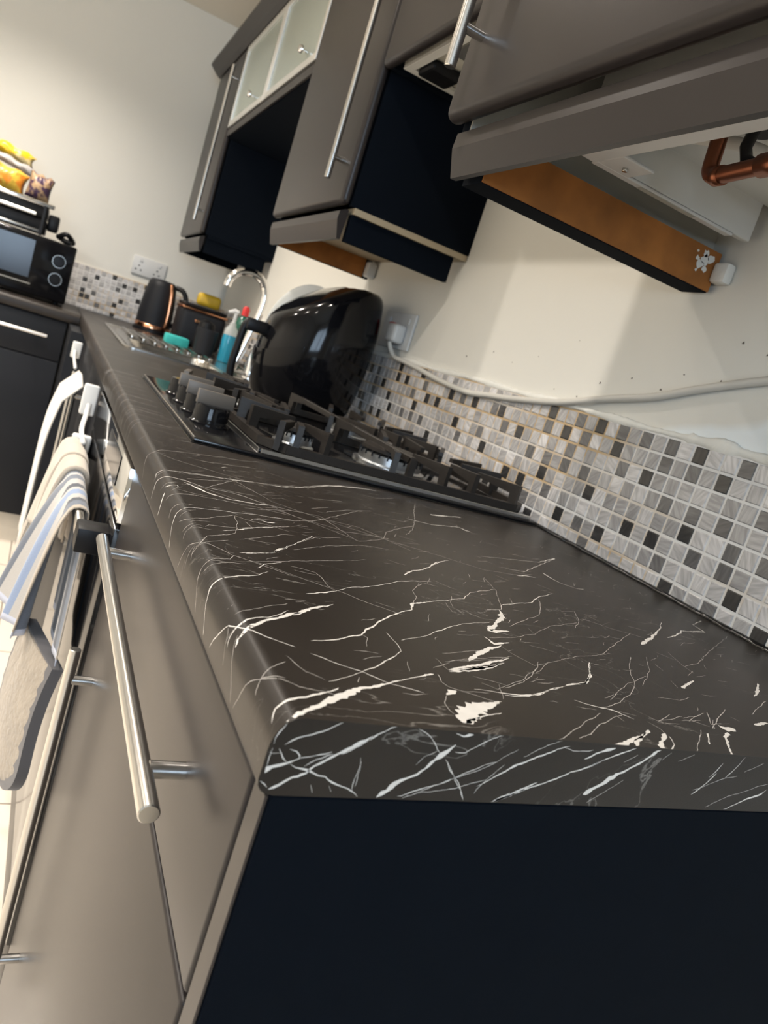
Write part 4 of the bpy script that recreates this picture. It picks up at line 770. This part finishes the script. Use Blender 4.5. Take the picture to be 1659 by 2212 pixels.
bm = nb(); lathe(bm, .42, 2.63, [(.028, .0079), (.034, .02), (.034, .08), (.028, .115), (.01, .125)], n=32); obj('pot', bm, M['black'], t, smooth=40)
bm = bx(.272, .352, 2.50, 2.575, .0078, .040, .006, 2); 
sp_ = obj('sponge', bm, M['teal'], label='turquoise sponge on the sink drainer', cat='sponge', smooth=30)
bm = nb(); box(bm, .418, .515, 3.09, 3.13, .168+.002, .168+.055, .015, 3); bmesh.ops.translate(bm, verts=bm.verts, vec=(0, -.13, 0))
obj('yellow_packet', bm, M['yellow'], label='yellow packet lying on top of the toaster', cat='packet', smooth=40)
# ------------------------------------------------------------------ microwave, grill, snacks
t = thing('microwave', 'black gloss microwave with two dials on the far worktop', 'microwave', (-.29, 3.08, 0))
obj('housing', bx(-.515, -.058, 2.905, 3.25, .012, .226, .012, 3), M['gloss'], t, smooth=40)
fp = obj('front_panel', bx(-.515, -.058, 2.888, 2.905, .012, .226, .008, 3), M['gloss'], t, smooth=40)
dr = obj('window', bx(-.49, -.196, 2.8865, 2.8882, .070, .205, .0004, 1), mat('microwave_window', (.02, .026, .038), .14, spec=.4), fp)
obj('chrome_line', bx(-.49, -.185, 2.8855, 2.888, .048, .052, .0005, 1), M['chrome'], fp)
for z, nm in ((.158, 'upper'), (.092, 'lower')):
    bm = nb(); cyl(bm, (-.108, 2.888, z), (-.108, 2.868, z), .022, .020, n=28, bev=.002); k = obj('dial', bm, M['gloss'], fp, smooth=40)
    bm = nb(); cyl(bm, (-.108, 2.8885, z), (-.108, 2.8862, z), .0228, n=32); obj('dial_ring', bm, M['steel'], k, smooth=40)
for x in (-.49, -.09):
    for y in (2.92, 3.22):
        bm = nb(); cyl(bm, (x, y, .0), (x, y, .013), .010); obj('foot', bm, M['black'], t)
t = thing('contact_grill', 'black contact grill with chrome lid edge on top of the microwave', 'grill', (-.34, 3.06, .226))
obj('lower_body', bx(-.51, -.175, 2.95, 3.20, .236, .285, .006, 2), M['black'], t, smooth=30)
obj('lid', bx(-.51, -.178, 2.945, 3.20, .290, .334, .006, 2), M['black'], t, smooth=30)
obj('chrome_edge', bx(-.512, -.160, 2.938, 2.952, .330, .346, .005, 3), M['chrome'], t, smooth=30)
obj('chrome_edge', bx(-.512, -.19, 2.943, 2.950, .236, .246, .002, 2), M['steel'], t, smooth=30)
bm = nb(); cyl(bm, (-.47, 2.93, .296), (-.215, 2.93, .296), .008, n=20, bev=.002); obj('handle', bm, M['steel'], t, smooth=40)
for x in (-.495, -.19): obj('side_arm', bx(x-.006, x+.006, 2.925, 2.96, .228, .335, .003, 2), M['black'], t)
bm = nb(); box(bm, -.175, -.135, 2.99, 3.06, .255, .315, .008, 2); obj('hinge_cover', bm, M['black'], t, smooth=30)
bm = nb(); tube(bm, catmull([(-.13, 2.98, .245), (-.105, 2.95, .262), (-.085, 2.97, .252), (-.075, 3.02, .240), (-.10, 3.05, .238), (-.13, 3.02, .248), (-.11, 2.97, .240), (-.082, 2.96, .236)], 6), .009, n=10)
obj('coiled_lead', bm, M['black'], label='black coiled lead on the right end of the microwave', cat='lead', smooth=True)
def bag(name, cx, cy, z0, wx, dy, hz, m_, label, tilt=0, edge=None):
    bm = nb(); nx, nz = 16, 12
    for s in (1, -1):
        g = [[bm.verts.new((cx + (i/nx-.5)*wx*(1-.10*math.sin(PI*j/nz)), cy + s*dy*.5*(max(0, math.sin(PI*i/nx))*max(0, math.sin(PI*j/nz)))**.55 + .003*math.sin(i*1.7+j*1.3)*math.sin(PI*i/nx), z0 + hz*j/nz + .004*math.sin(i*1.1)*(j/nz))) for i in range(nx+1)] for j in range(nz+1)]
        for j in range(nz):
            for i in range(nx): bm.faces.new((g[j][i], g[j][i+1], g[j+1][i+1], g[j+1][i]))
    bmesh.ops.remove_doubles(bm, verts=bm.verts, dist=.0004); bmesh.ops.recalc_face_normals(bm, faces=bm.faces)
    if tilt: rotbm(bm, (cx, cy, z0), tilt, 'Y')
    obj(name, bm, m_, label=label, cat='snack packet', group='snack packets on the grill', smooth=True)
bag('crisp_packet', -.375, 3.03, .348, .21, .07, .085, M['bagorange'], 'orange crisp packet lying lowest in the heap above the microwave', .10)
bag('crisp_packet', -.228, 3.00, .348, .085, .06, .090, M['bagpurple'], 'dark purple and gold packet at the right end of the heap', .08)
bag('crisp_packet', -.345, 3.10, .440, .19, .05, .030, M['baggrey'], 'silver packet squeezed between the yellow and orange packets', .18)
bag('crisp_packet', -.365, 3.16, .476, .20, .05, .045, M['bagyellow'], 'bright yellow crisp packet on top of the heap', .16)
# ------------------------------------------------------------------ cloths and gloves on the oven handle
def cloth(name, f, nu, nv, m_, parent=None, thick=.0018, **kw):
    bm = nb(); uvl = bm.loops.layers.uv.new('cloth')
    g = [[bm.verts.new(f(i/nu, j/nv)) for i in range(nu+1)] for j in range(nv+1)]
    for j in range(nv):
        for i in range(nu):
            fc = bm.faces.new((g[j][i], g[j][i+1], g[j+1][i+1], g[j+1][i]))
            for lp, (a, b_) in zip(fc.loops, ((i, j), (i+1, j), (i+1, j+1), (i, j+1))): lp[uvl].uv = (a/nu, b_/nv)
    o = obj(name, bm, m_, parent, smooth=True, **kw)
    md = o.modifiers.new('thickness', 'SOLIDIFY'); md.thickness = thick; md.offset = 0
    return o
BXH, BZH = -.0285, -.144
def drape(y0, y1, zin, zout, flare, fold, seed, xin=-.012, rtop=.013, nf=4, skew=0):
    """cloth hung over the oven bar: inner fall, over the bar, outer fall"""
    Lin = BZH - zin; Lout = BZH - zout; top = PI*rtop; T = Lin+top+Lout
    def f(u, v):
        s = v*T; y = y0 + (y1-y0)*u
        w_ = 0
        if s < Lin:
            x = BXH + rtop*.85; z = zin + s; h = (Lin-s)/max(Lin, .01); x += 0; w_ = -1
            x = min(x + .002*math.sin(u*nf*PI*2+seed), xin+.004)
        elif s < Lin+top:
            a = (s-Lin)/rtop; x = BXH + rtop*math.cos(a); z = BZH + rtop*math.sin(a); h = 0
        else:
            h = (s-Lin-top)/Lout; z = BZH - (s-Lin-top); w_ = 1
            x = BXH - rtop - flare(u)*h**.8 - fold*(h**.6)*(1+math.sin(u*nf*2*PI+seed+h*.9))
        y += .010*math.sin(u*nf*PI*2+seed+1.3)*h*(1 if w_ > 0 else .3) + skew*h*w_
        z += .006*math.sin(u*nf*PI+seed)*h
        return (x, y, z)
    return f
cloth('tea_towel', drape(.715, .905, -.335, -.350, lambda u: .004+.038*u, .012, .6, nf=2.5, skew=.045), 72, 60, M['towel'], label='blue, grey and white striped tea towel over the near end of the oven handle', cat='tea towel')
# double oven glove, its pad hanging below the towel
t = thing('oven_glove', 'quilted cream oven glove with grey binding hanging below the striped towel', 'oven glove', (-.03, .80, -.55))
def pad(x0, x1, yc, hw, ztop, zbot, m_, name, par, puff=.004):
    bm = nb(); nz, ny = 30, 12; sides = []
    for s in (0, 1):
        g = []
        for j in range(nz+1):
            q = j/nz; z = ztop + (zbot-ztop)*q
            tip = min(1, (zbot-z)/(-hw)) if False else 1
            dz = (z - zbot)
            half = hw if dz > hw else hw*math.sqrt(max(0.0001, 1-((hw-dz)/hw)**2))
            row = []
            for i in range(ny+1):
                p = i/ny*2-1; e = puff*(1-p*p) * (1 if dz > .01 else dz/.01)
                x = (x0 - e - .0005*math.sin(i*2.2)*math.sin(j*1.6)) if s == 0 else (x1 + e*.3)
                x -= .012*math.sin(q*PI*.9)*(1-q)
                row.append(bm.verts.new((x - .010*q - .24*(p*half + hw), yc + p*half, z)))
            g.append(row)
        for j in range(nz):
            for i in range(ny): bm.faces.new((g[j][i], g[j][i+1], g[j+1][i+1], g[j+1][i]))
        sides.append(g)
    A, B = sides
    for j in range(nz):
        bm.faces.new((A[j][0], A[j+1][0], B[j+1][0], B[j][0])); bm.faces.new((A[j][-1], A[j+1][-1], B[j+1][-1], B[j][-1]))
    for i in range(ny): bm.faces.new((A[0][i], A[0][i+1], B[0][i+1], B[0][i])); bm.faces.new((A[-1][i], A[-1][i+1], B[-1][i+1], B[-1][i]))
    bmesh.ops.recalc_face_normals(bm, faces=bm.faces)
    return obj(name, bm, m_, par, smooth=60)
pad(-.018, -.004, .750, .074, -.338, -.552, M['glovegrey'], 'glove_binding', t, .002)
pad(-.0205, -.0175, .752, .067, -.340, -.543, M['glove'], 'quilted_face', t, .005)
bm = nb(); 
gf = drape(.905, .985, -.25, -.24, lambda u: .010, .004, 1.1, rtop=.017, nf=1)
cloth('glove_strap', gf, 14, 36, M['cream_cloth'], t, thick=.008)
cloth('draped_cloth', drape(.99, 1.055, -.24, -.26, lambda u: .012, .006, 2.0, rtop=.020, nf=1), 24, 40, M['cream_cloth'], label='cream cloth rolled over the middle of the oven handle', cat='cloth', thick=.006)
cloth('draped_cloth', drape(1.06, 1.125, -.30, -.36, lambda u: .015, .010, .3, rtop=.018, nf=2), 30, 44, M['cream_cloth'], label='pale pinkish cloth at the far end of the oven handle', cat='cloth', thick=.004)
# white towel over the cabinet handle beyond the oven
def longtowel(u, v):
    y = 1.45 + .27*u; z = -.068 - .42*v - .02*abs(u-.5)
    x = -.040 - .018*math.sin(min(v*2.2, 1)*PI/2) - .004*min(v*4, 1)*(1+math.sin(u*14+v)) + .025*max(0, .10-v)/.10
    return (x, y, z)
cloth('hand_towel', longtowel, 60, 30, mat('white_cloth', (.56, .53, .48), .9, bump=(300, .4, .001), sheen=.3), label='long white towel hanging on the cabinet handle beyond the oven', cat='towel', thick=.003)
# white child safety straps
def strap(pts, pads, label):
    t = thing('safety_strap', label, 'strap lock', pts[0], group='child safety straps on the cabinet doors')
    obj('strap', tube(nb(), catmull(pts, 6), .0045, n=8), M['white'], t, smooth=True)
    for (x, y, z, sy, sz) in pads: obj('pad', bx(x-.012, x, y-sy/2, y+sy/2, z-sz/2, z+sz/2, .005, 3), M['white'], t, smooth=30)
def strap2(label, path, pads):
    t = thing('safety_strap', label, 'strap lock', path[0], group='child safety straps on the cabinet doors')
    obj('strap', tube(nb(), catmull(path, 6), .0045, n=8), M['white'], t, smooth=True)
    for x0, x1, y, z0, z1 in pads: obj('pad', bx(x0, x1, y-.008, y+.008, z0, z1, .004, 3), M['white'], t, smooth=30)
strap2('white safety strap with two pads stretched over the far end of the oven', [(-.012, 1.215, -.075), (-.014, 1.20, -.095), (-.018, 1.16, -.115), (-.014, 1.10, -.128)], [(-.026, .001, 1.225, -.098, -.040), (-.032, .000, 1.135, -.150, -.119)])
strap2('white safety strap with one pad near the inner corner of the cabinets', [(-.012, 2.26, -.085), (-.014, 2.15, -.095), (-.012, 2.00, -.106)], [(-.022, .006, 2.27, -.106, -.056)])
# ------------------------------------------------------------------ ceiling downlights
bm = nb(); lathe(bm, DL[0][0], DL[0][1], [(.030, 1.330), (.034, 1.322), (.044, 1.322), (.046, 1.3355)], n=32, cap0=False, cap1=False)
t0 = thing('downlight', 'round white ceiling downlight above the near end of the worktop', 'downlight', (DL[0][0], DL[0][1], 1.322), group='ceiling downlights')
tr0 = obj('trim_ring', bm, M['white'], t0, smooth=True)
bm = nb(); lathe(bm, DL[0][0], DL[0][1], [(.028, 1.3315), (.028, 1.3345)], n=24); lf = obj('lamp_face', bm, M['lamp'], t0)
NM = ['', 'above the stretch between hob and sink', 'above the far end of the worktop', 'away from the worktop, near the left wall', 'in the middle of the left row', 'at the far end of the left row']
for k in range(1, len(DL)):
    c = t0.copy(); COL.objects.link(c); c.location = (DL[k][0], DL[k][1], 1.322+ZW); c['label'] = 'round white ceiling downlight ' + NM[k]
    for ch in (tr0, lf):
        d = ch.copy(); COL.objects.link(d); d.parent = c
